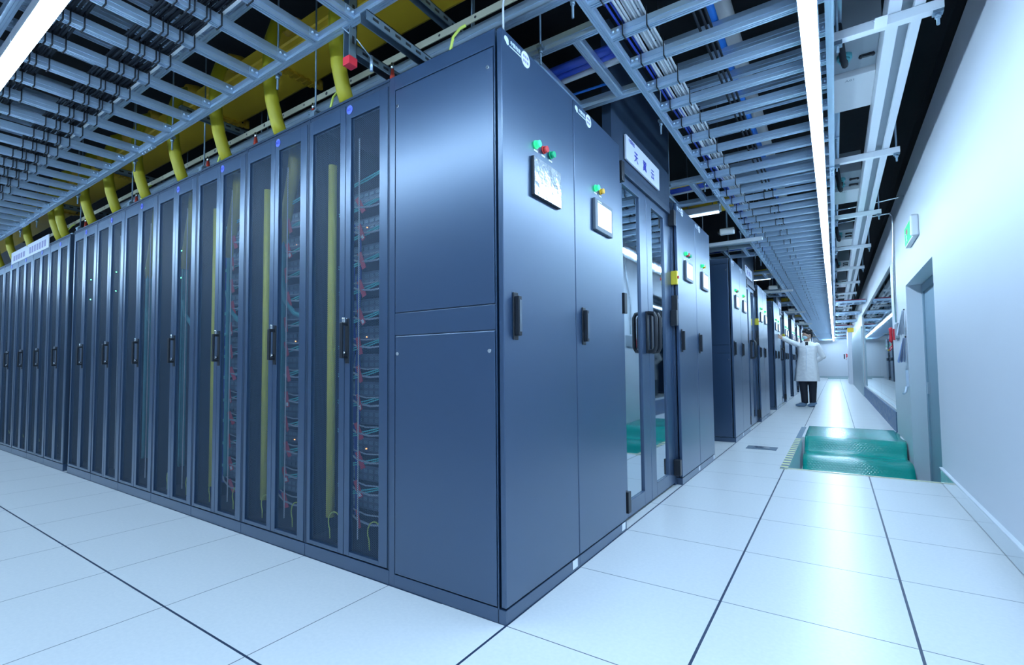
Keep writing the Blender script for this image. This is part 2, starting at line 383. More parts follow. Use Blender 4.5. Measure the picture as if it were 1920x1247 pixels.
# ------------------------------------------------------------------ server cabinets (left row)
H = 2.2
def arc(c, r, a0, a1, n, plane='xz', sx=1.):
    out = []
    for i in range(n+1):
        a = a0+(a1-a0)*i/n
        out.append((c[0]+r*sx*math.cos(a), c[1], c[2]+r*math.sin(a)))
    return out
def make_server_cabinet():
    t = thing('server_cabinet', 'x', 'server cabinet')
    b = MB()
    b.box(-.298, -.28, .03, 1.15, .07, 2.19).box(.28, .298, .03, 1.15, .07, 2.19).box(-.28, .28, 1.13, 1.15, .07, 2.19).box(-.28, .28, .03, 1.13, 2.15, 2.19).box(-.28, .28, .03, 1.13, .07, .09)
    b.build('body', M['inside'], t)
    fr = MB(); fr.box(-.299, -.288, .002, .03, .062, 2.19).box(.288, .299, .002, .03, .062, 2.19).box(-.288, .288, .004, .03, 2.172, 2.19)
    fr.build('front_frame', M['rack_dark'], t, .0015)
    MB().box(-.299, .299, 0, 1.15, 0, .06).build('plinth', M['rack'], t, .002)
    MB().box(-.299, .299, 0, 1.15, 2.19, 2.2).build('top_panel', M['rack_dark'], t)
    MB().box(-.27, .27, .022, .05, 2.2, 2.222).build('top_rail', M['alu_dark'], t, .002)
    for (x0, x1, m0, m1) in ((-.286, -.006, -.262, -.045), (-.002, .286, .034, .232)):
        l = MB(); z0, z1, a, c = .066, 2.17, .085, 2.10
        l.box(x0, m0, 0, .022, z0, z1).box(m1, x1, 0, .022, z0, z1).box(m0, m1, 0, .022, z0, a).box(m0, m1, 0, .022, c, z1)
        lo = l.build('door', M['rack'], t, .0015)
        me = PERF.get(round(m1-m0, 3)) or perforated(m1-m0, c-a); PERF[round(m1-m0, 3)] = me
        put('perforated_panel', me, lo, 0, (m0, .010, a))
        cx = (m0+m1)/2+.02
        MB().tube([(p[0], .05, p[2]) for p in arc((cx, 0, .17), .055, .1*PI, 1.2*PI, 12, sx=.9)]+[(cx-.03, .045, .095)], .0032, 6).build('earth_wire', M['wire'], lo)
        if x0 > -.01:
            hd = MB(); hd.box(x0+.008, x0+.034, -.006, .0, .94, 1.15).box(x0+.012, x0+.03, -.04, -.028, .965, 1.13).box(x0+.012, x0+.03, -.03, -.005, 1.115, 1.13).box(x0+.012, x0+.03, -.03, -.005, .965, .98)
            ho = hd.build('handle', M['handle'], lo, .003)
            MB().box(x0+.006, x0+.026, -.022, -.006, 1.128, 1.152).build('lock', M['chrome'], ho, .002)
            MB().tube([(x0+.014, -.008, .99), (x0+.014, -.02, .99)], .008, 10).build('key_barrel', M['chrome'], ho)
    MB().box(.016, .021, .06, .064, .12, 2.03).build('rail_strip', M['white_steel'], t)
    return t
PERF = {}
DISC = None
def add_disc(t, code):
    d = put('number_disc', DISC, t, 0, (.026, -.001, 2.142))
    if code: put('lettering', text_mesh(code, .022, M['ink'], .0003), d, 0, (0, -.0022, 0), RY)
DISC = MB().tube([(0, 0, 0), (0, -.0018, 0)], .021, 24).mesh('number_disc', M['disc'])
proto = make_server_cabinet()
cabs = []
for i in range(7):
    o = proto if i == 0 else copy_tree(proto)
    o.location = (-.9-.6*i, 0, 0)
    extra = {0:'beside the solid end panel, red tagged servers and a yellow tube inside', 1:'with teal cable bundle and yellow tube, second from the solid end panel',
             2:'with dim teal cables and yellow tube, third from the solid end panel', 3:'with pale green bundle, fourth from the solid end panel'}.get(i, '%s from the solid end panel in the near row' % ordinal(i) if i < 6 else 'beside the dark gap, last of the near row')
    tag(o, 'perforated cabinet ' + extra, 'server cabinet', 'server cabinets of the near row'); cabs.append(o)
for i in range(5):
    o = copy_tree(proto); o.location = (-5.22-.6*i, 0, 0)
    tag(o, 'perforated twin-door cabinet past the dark gap, %s after the gap' % ordinal(i), 'server cabinet', 'server cabinets beyond the dark gap'); cabs.append(o)
for i, o in enumerate(cabs):
    add_disc(o, 'A%02d' % (i+1) if i < 7 else '')
# black sheet standing in for the shade in the gap
tag(MB().box(-4.918, -4.802, .12, .2, 0, 2.2).build('gap_shade_sheet', M['inside']), 'narrow black sheet standing for the dark gap between the two groups of perforated cabinets', 'panel')

# contents of the three nearest cabinets
def make_server():
    t = thing('rack_server', 'x', 'server')
    MB().box(-.24, .24, .155, .8, 0, .074).build('chassis', M['inside'], t)
    MB().box(-.24, .24, .148, .155, .002, .072).build('bezel', M['server'], t, .001)
    p = MB()
    for k in range(10): p.box(-.2+k*.04, -.172+k*.04, .144, .148, .012, .03).box(-.2+k*.04, -.172+k*.04, .144, .148, .042, .06)
    p.build('port_block', M['alu_dark'], t)
    return t
def make_patch(kind):
    mb = MB()
    if kind == 'teal':
        for q in range(2):
            mb.tube([(-.2, .12, .03+q*.012), (-.14, .10, .012+q*.01), (-.06, .095, .018+q*.01), (.04, .10, .035+q*.012), (.14, .11, .062+q*.008), (.2, .14, .068)], .0035, 6)
        return mb.mesh('patch_cable', M['teal'])
    mb.tube([(-.17, .13, .02), (-.1, .10, -.002), (-.02, .09, -.026), (.07, .09, -.036), (.15, .10, -.03), (.22, .14, -.005)], .005, 6)
    mb.tube([(-.15, .13, .02), (-.06, .105, .012), (.03, .10, .002), (.12, .105, .006), (.22, .14, .012)], .0035, 6)
    return mb.mesh('patch_cable', M['grey_cable'])
teal_me, grey_me = make_patch('teal'), make_patch('grey')
tag_me = MB().box(-.013, .013, -.0015, .0015, -.085, 0).mesh('cable_tag', M['tag'])
tagw_me = MB().box(-.008, .008, -.0022, -.0016, -.02, 0).mesh('tag_clip', M['tag_white'])
srv = make_server(); first = True
where = ['in the cabinet beside the solid end panel', 'in the second cabinet from the end panel', 'in the third cabinet from the end panel']
for ci in range(3):
    cxx = -.9-.6*ci
    SH = lambda y_: (1.0-cxx)/1.45*y_
    for k in range(12):
        z = .23+k*.137
        o = srv if first else copy_tree(srv); first = False
        o.location = (cxx, 0, z); tag(o, 'dark rack server behind the perforated door ' + where[ci], 'server', 'rack servers '+where[ci])
        o = put('patch_cable', teal_me, None, 0, (cxx+random.uniform(-.01,.01), 0, z+.07+random.uniform(-.006,.006)))
        tag(o, 'thin teal patch cable sagging above a server ' + where[ci], 'cable', 'teal patch cables '+where[ci])
        o = put('patch_cable', grey_me, None, 0, (cxx+random.uniform(-.01,.01), 0, z+random.uniform(-.008,.004)))
        tag(o, 'grey cable loop hanging under a server ' + where[ci], 'cable', 'grey cable loops '+where[ci])
        o = put('cable_tag', tag_me, None, 0, (cxx+.034-SH(.085)+(.06,.09,.13)[ci]+random.uniform(-.012,.012), .085, z+.015), (0, random.uniform(-.55,-.2), random.uniform(-.3,.3)))
        tag(o, 'red cable tag hanging from a cable ' + where[ci], 'tag', 'red cable tags '+where[ci])
        if k % 3 == 1: put('tag_clip', tagw_me, o, 0, (0, 0, -.06))
        if k % 4 == 2:
            tag(MB().ball((cxx-.02, .142, z+.02), .0028, 8, 6).build('status_light', M['led_o']), '%s orange status light %s' % (['lowest','middle','top'][k//4], where[ci]), 'light')
    tag(MB().tube([(cxx-.218, .085, .18), (cxx-.218, .085, 1.96)], .021, 12).build('cable_conduit', M['yellow']), 'yellow vertical tube behind the left door leaf ' + where[ci], 'tube', 'yellow tubes inside cabinets')
    b = MB()
    for q in range(7):
        px = cxx+.034-SH(.12)+.035+random.uniform(-.02,.02); py = .12+random.uniform(-.02,.02)
        b.tube([(px+random.uniform(-.012,.012), py, z) for z in [.2+.12*i for i in range(13)]], .006, 6)
    tag(b.build('cable_bundle', M['blue_cable']), 'dark blue vertical cable bundle beside the servers ' + where[ci], 'cable bundle')
for ci in (1, 2, 3, 4):
    cxx = -.9-.6*ci
    b = MB()
    for q in range(8):
        px = cxx-.06+random.uniform(-.018,.018); py = .085+random.uniform(-.015,.015)
        b.tube([(px, py, 1.66-.1*i+random.uniform(-.005,.005)) for i in range(15)], .007, 6)
    b.tube([(cxx-.06,.08,1.4),(cxx-.03,.08,1.3),(cxx+.05,.09,1.22),(cxx+.16,.11,1.19)], .013, 8)
    w_ = ['', 'second', 'third', 'fourth', 'fifth'][ci]
    tag(b.build('cable_bundle', M['teal_bundle']), 'teal vertical cable bundle inside the %s cabinet from the solid end panel' % w_, 'cable bundle')
    tag(MB().tube([(cxx+.03,.10,2.14),(cxx+.02,.098,2.02),(cxx-.02,.092,1.85),(cxx-.05,.085,1.7),(cxx-.06,.085,1.62)], [.035,.034,.032,.028,.022], 12).build('cable_sleeve', M['tube']), 'yellow green sleeve at the top inside the %s cabinet from the end panel' % w_, 'cable sleeve')
for ci, zs in ((0,(1.745,1.47)),(3,(1.75,1.56)),(5,(1.74,1.58)),(6,(1.74,1.56)),(4,(1.70,))):
    for q, z in enumerate(zs):
        tag(MB().ball((-.9-.6*ci-(.08 if ci else .06), .07, z), .0045, 8, 6).build('status_light', M['led_g']), '%s green status light inside the %s cabinet from the end panel' % (['upper','lower'][q], ordinal(ci)), 'light')
sg = tag(MB().box(-7.0, -5.56, -.006, .0, 2.165, 2.30).build('row_sign', M['sign']), 'long white lettered sign along the tops of the farthest cabinets on the left', 'sign')
pr_ = MB()
for q in range(5): pr_.box(-6.9+.1*q, -6.83+.1*q, -.0068, -.006, 2.19, 2.25)
for q in range(7): pr_.box(-6.25+.09*q, -6.19+.09*q, -.0068, -.006, 2.19, 2.26)
pr_.build('lettering', M['inkg'], sg)

# ------------------------------------------------------------------ power cabinets and cold aisle doorways
def make_power_cabinet(lamps, film, logo=True):
    t = thing('power_cabinet', 'x', 'power cabinet')
    b = MB(); b.box(-.6, -.034, .006, .594, .055, 2.2)
    b.box(-.6, -.568, .0, .006, .0, 2.2).box(-.031-.003, -.03, .0, .006, 0, 2.2)
    b.box(-.568, -.034, 0, .006, 0, .0515).box(-.568, -.034, 0, .006, 2.136, 2.2).box(-.566, -.036, .0, .006, 1.057, 1.150)
    b.box(-.6, -.0, .006, .6, 0, .05).box(-.034, 0, .0, .006, 0, .05)
    b.build('body', M['rack'], t, .001)
    for z0, z1 in ((.056, 1.053), (1.154, 2.132)):
        s_ = MB().box(-.564, -.038, -.001, .005, z0, z1).build('side_panel', M['rack'], t, .003)
        for x in (-.547, -.061):
            zz = z1-.075
            MB().tube([(x, -.0, zz), (x, -.006, zz)], .0075, 12).build('screw', M['chrome'], s_)
    dr = MB().box(-.022, 0, .003, .597, .056, 2.196).build('door', M['rack'], t, .003)
    hd = MB().box(.0, .006, .06, .094, 1.02, 1.2).box(.006, .026, .066, .088, 1.035, 1.185).build('handle', M['handle'], dr, .004)
    MB().box(.0262, .028, .070, .084, 1.05, 1.17).build('handle_plate', M['bezel'], hd, .0005)
    bz = MB().box(0, .016, .205, .435, 1.612, 1.775).build('screen', M['handle'] if film else M['bezel'], dr, .003)
    if film: MB().box(.016, .0175, .208, .432, 1.615, 1.772).build('protective_film', M['film'], bz)
    else:
        MB().box(.016, .0165, .207, .433, 1.614, 1.773).build('bezel', M['bezel'], bz)
        MB().box(.0165, .0175, .235, .415, 1.635, 1.755).build('display', M['screen'], bz)
        MB().box(.0165, .0172, .235, .285, 1.761, 1.767).build('bezel_print', M['inkl'], bz)
    for k, m in enumerate(lamps):
        y = .245+k*.062
        lo = MB().tube([(0,y,1.835),(.006,y,1.835)], .017, 16).tube([(.006,y,1.835),(.022,y,1.835)], .0135, 16).build('indicator_light', m, dr)
        MB().box(0, .0012, y-.015, y+.015, 1.806, 1.813).build('caption_plate', M['sticker'], dr)
    if logo:
        lg = MB().ball((.0008, .035, 2.165), (.001, .016, .012), 12, 8).tube([(0,.042,2.155),(.0012,.042,2.155)], .009, 10).build('logo', M['inkl'], dr)
        dsk = MB().tube([(0,.172,2.158),(.0018,.172,2.158)], .032, 24).build('number_disc', M['sticker'], dr)
        put('lettering', text_mesh('中国电信', .018, M['inkl'], .0003, .0005), dr, 0, (.001, .098, 2.166), RX)
        MB().box(0, .001, .056, .138, 2.148, 2.1525).build('underline', M['inkl'], dr)
        pr_ = MB()
        for r_, c_ in ((0,0),(0,1),(0,2),(1,0),(1,1),(1,2)): pr_.box(.0018, .0022, .153+.014*c_, .163+.014*c_, 2.162-.02*r_, 2.173-.02*r_)
        pr_.build('disc_print', M['inkg'], dsk)
    MB().box(.0005, .0015, .525, .575, .012, .05).build('sticker', M['sticker'], t)
    return t
def make_doorway():
    t = thing('aisle_doorway', 'x', 'doorway')
    X = -.045
    f = MB(); f.box(X-.05, X, 1.202, 1.24, 0, 2.14).box(X-.05, X, 2.36, 2.398, 0, 2.14)
    f.build('frame', M['rack'], t, .001)
    hp = MB().box(X-.06, X-.004, 1.202, 2.398, 2.145, 2.98).build('header_panel', M['rack_dark'], t)
    MB().box(X-.004, X+.002, 1.25, 2.35, 2.135, 2.145).build('header_trim', M['alu_dark'], t)
    MB().box(X-.001, X+.02, 1.28, 2.32, 2.085, 2.13).build('door_closer', M['rack_dark'], t, .003)
    for i, (y0, y1, g0, g1) in enumerate(((1.243, 1.798, 1.345, 1.655), (1.802, 2.357, 1.91, 2.20))):
        z0, z1, a, c = .02, 2.13, .11, 2.03
        l = MB(); l.box(X-.035, X, y0, g0, z0, z1).box(X-.035, X, g1, y1, z0, z1).box(X-.035, X, g0, g1, z0, a).box(X-.035, X, g0, g1, c, z1)
        lo = l.build('door_leaf', M['rack'], t, .002)
        MB().box(X-.022, X-.012, g0, g1, a, c).build('pane', M['glass_door'], lo)
        yh = 1.755 if i == 0 else 1.845
        h = MB(); h.box(X, X+.012, yh-.018, yh+.018, 1.0, 1.28)
        pts = [(X+.01,yh,1.01),(X+.05,yh,1.015),(X+.062,yh,1.04),(X+.062,yh,1.24),(X+.05,yh,1.265),(X+.01,yh,1.27)]
        h.tube(pts, .014, 10)
        h.build('pull_handle', M['handle'], lo, .002)
        yy = 1.25 if i == 0 else 2.35
        for z in (.14, 1.28, 2.06):
            MB().box(X, X+.05, yy-.026, yy+.018, z-.06, z+.06).build('hinge', M['handle'], lo, .004)
    rd = MB().box(X, X+.045, 2.368, 2.396, 1.24, 1.46).build('card_reader', M['handle'], t, .004)
    MB().box(X+.045, X+.047, 2.372, 2.392, 1.40, 1.43).build('reader_window', M['bezel'], rd)
    eb = MB().box(X, X+.05, 2.362, 2.398, 1.545, 1.65).build('emergency_box', M['yellow_bright'], t, .004)
    MB().tube([(X+.05,2.38,1.6),(X+.06,2.38,1.6)], .012, 12).build('push_button', M['red'], eb)
    return t
def make_sign():
    t = thing('door_sign', 'x', 'sign')
    X = -.0435
    MB().box(X, X+.012, 1.40, 2.08, 2.2, 2.355).build('plate', M['sign'], t, .001)
    for k, ch in enumerate('天翼云'):
        put('lettering', text_mesh(ch, .075, M['ink'], .0004, .0012), t, 0, (X+.0128, 1.58+k*.17, 2.262), RX)
    put('lettering', text_mesh('中国电信', .028, M['ink'], .0003), t, 0, (X+.0128, 1.50, 2.332), RX)
    return t
pcA = make_power_cabinet([M['lamp_on'], M['lamp_red'], M['lamp_green']], True)
pcB = make_power_cabinet([M['lamp_on'], M['lamp_amber']], False)
pcC = make_power_cabinet([M['lamp_on'], M['lamp_red'], M['lamp_green']], False)
dwP, sgP = make_doorway(), make_sign()
usedA = usedB = usedC = False
NB = 7
bl = ['in nearest block', 'in second block', 'in third block', 'in fourth block', 'in fifth block', 'in sixth block', 'in farthest block']
for k in range(NB):
    y0 = 4.8*k
    for j, yy in enumerate((0, .6, 2.4, 3.0)):
        if k == 0 and j == 0: o = pcA
        elif j % 2 == 0: o = pcC if not usedC else copy_tree(pcC); usedC = True
        else: o = pcB if not usedB else copy_tree(pcB); usedB = True
        o.location = (0, y0+yy, 0)
        pos = ['before the glass door, nearer one', 'before the glass door, adjoining it', 'just past the glass door', 'last past the glass door'][j]
        if k == 0: pos = ['at near corner with crinkled film screen', 'with amber light before the glass door', 'just past the glass door with three small lights', 'last in the block beside the floor gap'][j]
        tag(o, 'slate blue cabinet %s, %s' % (pos, bl[k]), 'power cabinet', 'slate blue aisle-end cabinets')
    o = dwP if k == 0 else copy_tree(dwP); o.location = (0, y0, 0)
    tag(o, 'double glass door with black pull handles ' + bl[k], 'doorway', 'glass cold aisle doors')
    o = sgP if k == 0 else copy_tree(sgP); o.location = (0, y0, 0)
    tag(o, 'white sign with three blue characters above the glass door ' + bl[k], 'sign', 'signs above the glass doors')
    # dark walls that close each hot and cold aisle behind the visible faces
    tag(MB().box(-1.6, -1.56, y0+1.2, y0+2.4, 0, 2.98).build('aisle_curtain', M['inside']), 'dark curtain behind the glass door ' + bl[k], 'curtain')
    # rest of the rows, seen above and through the gaps
    if k: tag(MB().box(-4.8, -.602, y0+.01, y0+1.19, 0, 2.2).build('cabinet_row', M['rack_dark'], None, .003), 'dark cabinet row behind the first aisle-end cabinet pair '+bl[k], 'cabinet row')
    tag(MB().box(-4.8, -.602, y0+2.41, y0+3.59, 0, 2.2).build('cabinet_row', M['rack_dark'], None, .003), 'dark cabinet row behind the aisle-end cabinet pair past the door '+bl[k], 'cabinet row')
    if k < NB-1:
        l = thing('ceiling_lamp', 'short white tube lamp across the gap after cabinets ' + bl[k], 'lamp', (.066, y0+3.9, 2.515), 'short lamps over the gaps')
        MB().box(-.42, .0, -.045, .045, 0, .07).build('housing', M['lamp_body'], l, .008)
        MB().box(-.40, -.02, -.02, .02, -.016, -.001).build('diffuser', M['diff_small'], l, .004)
        rod = MB().tube([(-.33,0,.05),(-.33,0,.84)], .004, 6).tube([(-.08,0,.05),(-.08,0,.84)], .004, 6).build('hanging_rod', M['alu_dark'], l)
        s_ = tag(MB().box(-1.2, .35, y0+4.74, y0+4.79, 2.35, 2.39).tube([(-.3,y0+4.765,2.39),(-.3,y0+4.765,3.4)], .005, 6).build('support_strut', M['white_steel'], None, .002), 'white support strut under the trays at the gap after ' + bl[k], 'strut')
        c = thing('camera_dome', 'small white surveillance camera over the gap after cabinets '+bl[k], 'camera', (.02, y0+4.35, 2.42), 'surveillance cameras over the gaps')
        MB().box(-.05, .1, -.03, .03, -.05, .02).build('camera_body', M['white_plastic'], c, .01)
        MB().tube([(-.05,0,-.02),(-.075,0,-.025)], .022, 12).build('lens', M['handle'], c)
        MB().tube([(.02,0,.02),(.02,0,.98)], .006, 6).build('bracket_rod', M['alu_dark'], c)

# ------------------------------------------------------------------ ceiling lamps
def lamp_proto(L):
    t = thing('ceiling_lamp', 'x', 'lamp')
    MB().prism([(-.035,.04),(-.033,.008),(-.031,.002),(.031,.002),(.033,.008),(.035,.04),(.022,.075),(-.022,.075)], 'y', .002, L-.002).build('housing', M['lamp_body'], t)
    MB().prism([(.030*math.cos(PI+PI*k/10), .0+.022*math.sin(PI+PI*k/10)) for k in range(11)], 'y', .004, L-.004).build('diffuser', M['diffuser'], t)
    MB().tube([(.012, .2, .07), (.012, .2, .13)], .004, 6).tube([(.012, L-.2, .07), (.012, L-.2, .13)], .004, 6).build('hanger', M['alu_dark'], t)
    return t
LZ = 2.305
lp = lamp_proto(1.2)
n = 0
for i in range(-2, 29):
    y = -.9+1.2*i
    o = lp if n == 0 else copy_tree(lp); n += 1
    o.location = (.957, y, LZ)
    lab = 'long white linear lamp segment under the right tray, segment %s' % ('behind the viewer' if y < -1.4 else '%d metres down the main aisle' % max(0, round(y+1.45)))
    tag(o, lab, 'lamp', 'linear lamps of the main aisle')
for i in range(9):
    o = copy_tree(lp); o.location = (.55-1.2*i, -.931, LZ); o.rotation_euler = (0, 0, PI/2)
    tag(o, 'white lamp segment over the left aisle, %.1f metres left of the main lamp' % (.4+1.2*i), 'lamp', 'linear lamps of the left side aisle')

for i in range(4):  # extra cross lamps, added to whiten the far wall
    o = copy_tree(lp); o.location = (1.5, YF-2.2+.5*i, LZ+.25); o.rotation_euler = (0, 0, PI/2)
    tag(o, 'added fill lamp across the aisle before the far wall, %s' % ordinal(i), 'lamp', 'added cross lamps before the far wall')
# ------------------------------------------------------------------ cable trays
def bar_profile(w, h):       # grooved aluminium extrusion
    g = .004
    return [(-w/2,0),(-w*.22,0),(-w*.22,g),(w*.22-w*.3,g),(w*.22-w*.3,0),(w*.08,0),(w*.08,g),(w*.22,g),(w*.22,0),(w/2,0),(w/2,h*.3),(w/2-g,h*.3),(w/2-g,h*.45),(w/2,h*.45),(w/2,h),(-w/2,h),(-w/2,h*.45),(-w/2+g,h*.45),(-w/2+g,h*.3),(-w/2,h*.3)]
RUNG_L = .84
rail_me = MB().prism(bar_profile(.032, .04), 'y', 0, 2.996).mesh('side_rail', M['alu'])
rung_me = MB().prism([(v, w_) for v, w_ in bar_profile(.036, .045)], 'x', .016, RUNG_L-.016).mesh('rung', M['alu'])
br = MB()
for x in (.035,):
    br.box(x-.022, x+.022, -.0215, -.0178, .008, .042)
    br.ball((x-.010, -.022, .026), .0075, 10, 6).ball((x+.012, -.022, .026), .0075, 10, 6)
br_me = br.mesh('corner_bracket', M['alu'])
splice_me = MB().box(-.014, .014, -.1, .1, -.008, .0).ball((0,-.07,-.01),.006,8,5).ball((0,-.03,-.01),.006,8,5).ball((0,.03,-.01),.006,8,5).ball((0,.07,-.01),.006,8,5).mesh('splice_plate', M['alu'])
rod_me = MB().tube([(0,0,-.09),(0,0,.96)], .005, 6).box(-.014,.014,-.014,.014,-.014,0).tube([(0,0,-.035),(0,0,-.02)], .010, 6).mesh('hanging_rod', M['alu_dark'])
def tray(loc, rotz, label, group, pitch=.25, bracket=True, rods=(.3, 1.5, 2.7), n=12, mirror=False):
    t = thing('cable_tray', label, 'cable tray', loc, group, (0, 0, rotz))
    for x in (0, RUNG_L): put('side_rail', rail_me, t, 0, (x, 0, 0))
    for k in range(n):
        rg = put('rung', rung_me, t, 0, (0, .12+k*pitch, .0))
        if bracket: put('corner_bracket', br_me, rg), put('corner_bracket', br_me, rg, 0, (RUNG_L-.07, 0, 0))
    for x in (0, RUNG_L): put('splice_plate', splice_me, t, 0, (x, 0, 0))
    for y in rods: put('hanging_rod', rod_me, t, 0, (RUNG_L+.03 if mirror else -.028, y, .02))
    return t
TZ, TZ2 = 2.40, 2.66
def bundle(mb_pts, m, name, label, ties=None, cat='cable bundle', group=None, tiemat=None, parent_ties=None):
    pass
def cable_run(axis, base, length, n, spread, r, m, label, ties, group, tie_w, z, tie_low):
    """n cables along axis resting on the rungs, with black ties round each rung"""
    t = thing('cable_bundle', label, 'cable bundle', base, group, (0, 0, 0 if axis == 'y' else PI/2))
    mb = MB()
    for q in range(n):
        x = -spread/2+spread*q/max(1, n-1)+random.uniform(-.002,.002); zz = z+r+random.uniform(0,.012)
        mb.tube([(x+random.uniform(-.004,.004), length*i/10, zz+random.uniform(-.002,.002)) for i in range(11)], r, 6, False)
    mb.build('cables', m, t)
    key = (round(tie_w,3), round(tie_low,3), round(z,3))
    if key not in TIES:
        a = MB(); w = tie_w/2; e = .0032
        for yy in (-.021,):
            a.tube([(-w, -.0225, tie_low), (-w, -.0225, z+.03), (w, -.0225, z+.03), (w, -.0225, tie_low)], e, 5)
            a.tube([(-w, -.0225, tie_low), (-w, .0225, tie_low), (-w, .0225, z+.01)], e, 5)
            a.tube([(w, -.0225, tie_low), (w, .0225, tie_low), (w, .0225, z+.01)], e, 5)
        TIES[key] = a.mesh('cable_tie', M['black_cable'])
    for y in ties: put('cable_tie', TIES[key], t, 0, (0, y, 0))
    return t
TIES = {}
R12 = [.12+.25*k for k in range(12)]
def mtxt(i): return ['at the top of the picture', 'over the glass door', 'above the first gap', 'above the second block', 'before the person', 'above the person', 'past the person', 'well past the person', 'toward the far end', 'nearer the far end', 'close to the far end', 'last before the far wall'][i]
for i in range(12):
    y = -.02+3*i-.0
    tray((.19, y, TZ), 0, 'lower aluminium ladder tray section over the main aisle, ' + mtxt(i), 'lower main aisle trays', mirror=False)
    tray((.23, y+.1, TZ2), 0, 'upper aluminium ladder tray section over the main aisle, ' + mtxt(i), 'upper main aisle trays', bracket=False, rods=())
    cable_run('y', (.315, y, TZ), 3, 8, .09, .0065, M['white_cable'], 'pale grey cables lying in the lower main tray ' + mtxt(i), R12 if i < 6 else (), 'pale cables in the main tray', .11, .052, -.003)
    if i < 8: cable_run('y', (.255, y, TZ), 3, 3, .03, .006, M['blue_cable'], 'blue cables near the tray edge in the main tray ' + mtxt(i), (), 'blue cables in the main tray', .04, .052, -.003)
    cable_run('y', (.56, y, TZ), 3, 3, .05, .006, M['black_cable'], 'dark cables in the middle of the main tray ' + mtxt(i), R12[1::2] if 0 < i < 6 else (), 'dark cables in the main tray', .07, .052, -.003)
for i in range(4):
    x = .2-3*i
    nm = ['nearest the corner', 'over the near cabinets', 'over the far cabinets', 'farthest left'][i]
    tray((x, -.995, TZ), PI/2, 'lower aluminium ladder tray section over the left aisle ' + nm, 'lower left aisle trays', rods=(), mirror=False) if False else None
    t = thing('cable_tray', 'lower aluminium ladder tray section over the left aisle ' + nm, 'cable tray', (x, -.14-RUNG_L, TZ), 'lower left aisle trays', (0, 0, PI/2))
    for xx in (0, RUNG_L): put('side_rail', rail_me, t, 0, (xx, 0, 0))
    for k in range(12):
        rg = put('rung', rung_me, t, 0, (0, .12+k*.25, 0)); [put('corner_bracket', br_me, rg, 0, (q_, 0, 0)) for q_ in (0, RUNG_L-.07)]
    for xx in (0, RUNG_L): put('splice_plate', splice_me, t, 0, (xx, 0, 0))
    for yy in (.3, 1.5, 2.7): put('hanging_rod', rod_me, t, 0, (RUNG_L+.03, yy, .02))
    t = thing('cable_tray', 'upper aluminium ladder tray section over the left aisle ' + nm, 'cable tray', (x-.1, -.27-RUNG_L, TZ2), 'upper left aisle trays', (0, 0, PI/2))
    for xx in (0, RUNG_L): put('side_rail', rail_me, t, 0, (xx, 0, 0))
    for k in range(12): put('rung', rung_me, t, 0, (0, .0+k*.25+.05, 0))
    for q, (yy, nn, sp) in enumerate(((-.475, 5, .045), (-.535, 5, .045), (-.60, 6, .05), (-.80, 5, .05), (-.87, 5, .05))):
        cable_run('x', (x, yy, TZ), 3, nn, sp, .006, M['black_cable'], 'black cable bundle tied in the left aisle tray %s, %s' % (nm, ['nearest the cabinets', 'second', 'third', 'fourth', 'beside the lamp'][q]), [y_+.001*q for y_ in R12], 'black cables in the left tray', .046, .052, -.003)
    tag(MB().box(x-3, x, -.452, -.44, TZ+.054, TZ+.062).build('tray_divider', M['white_steel']), 'thin pale divider strip in the left aisle tray ' + nm, 'divider')
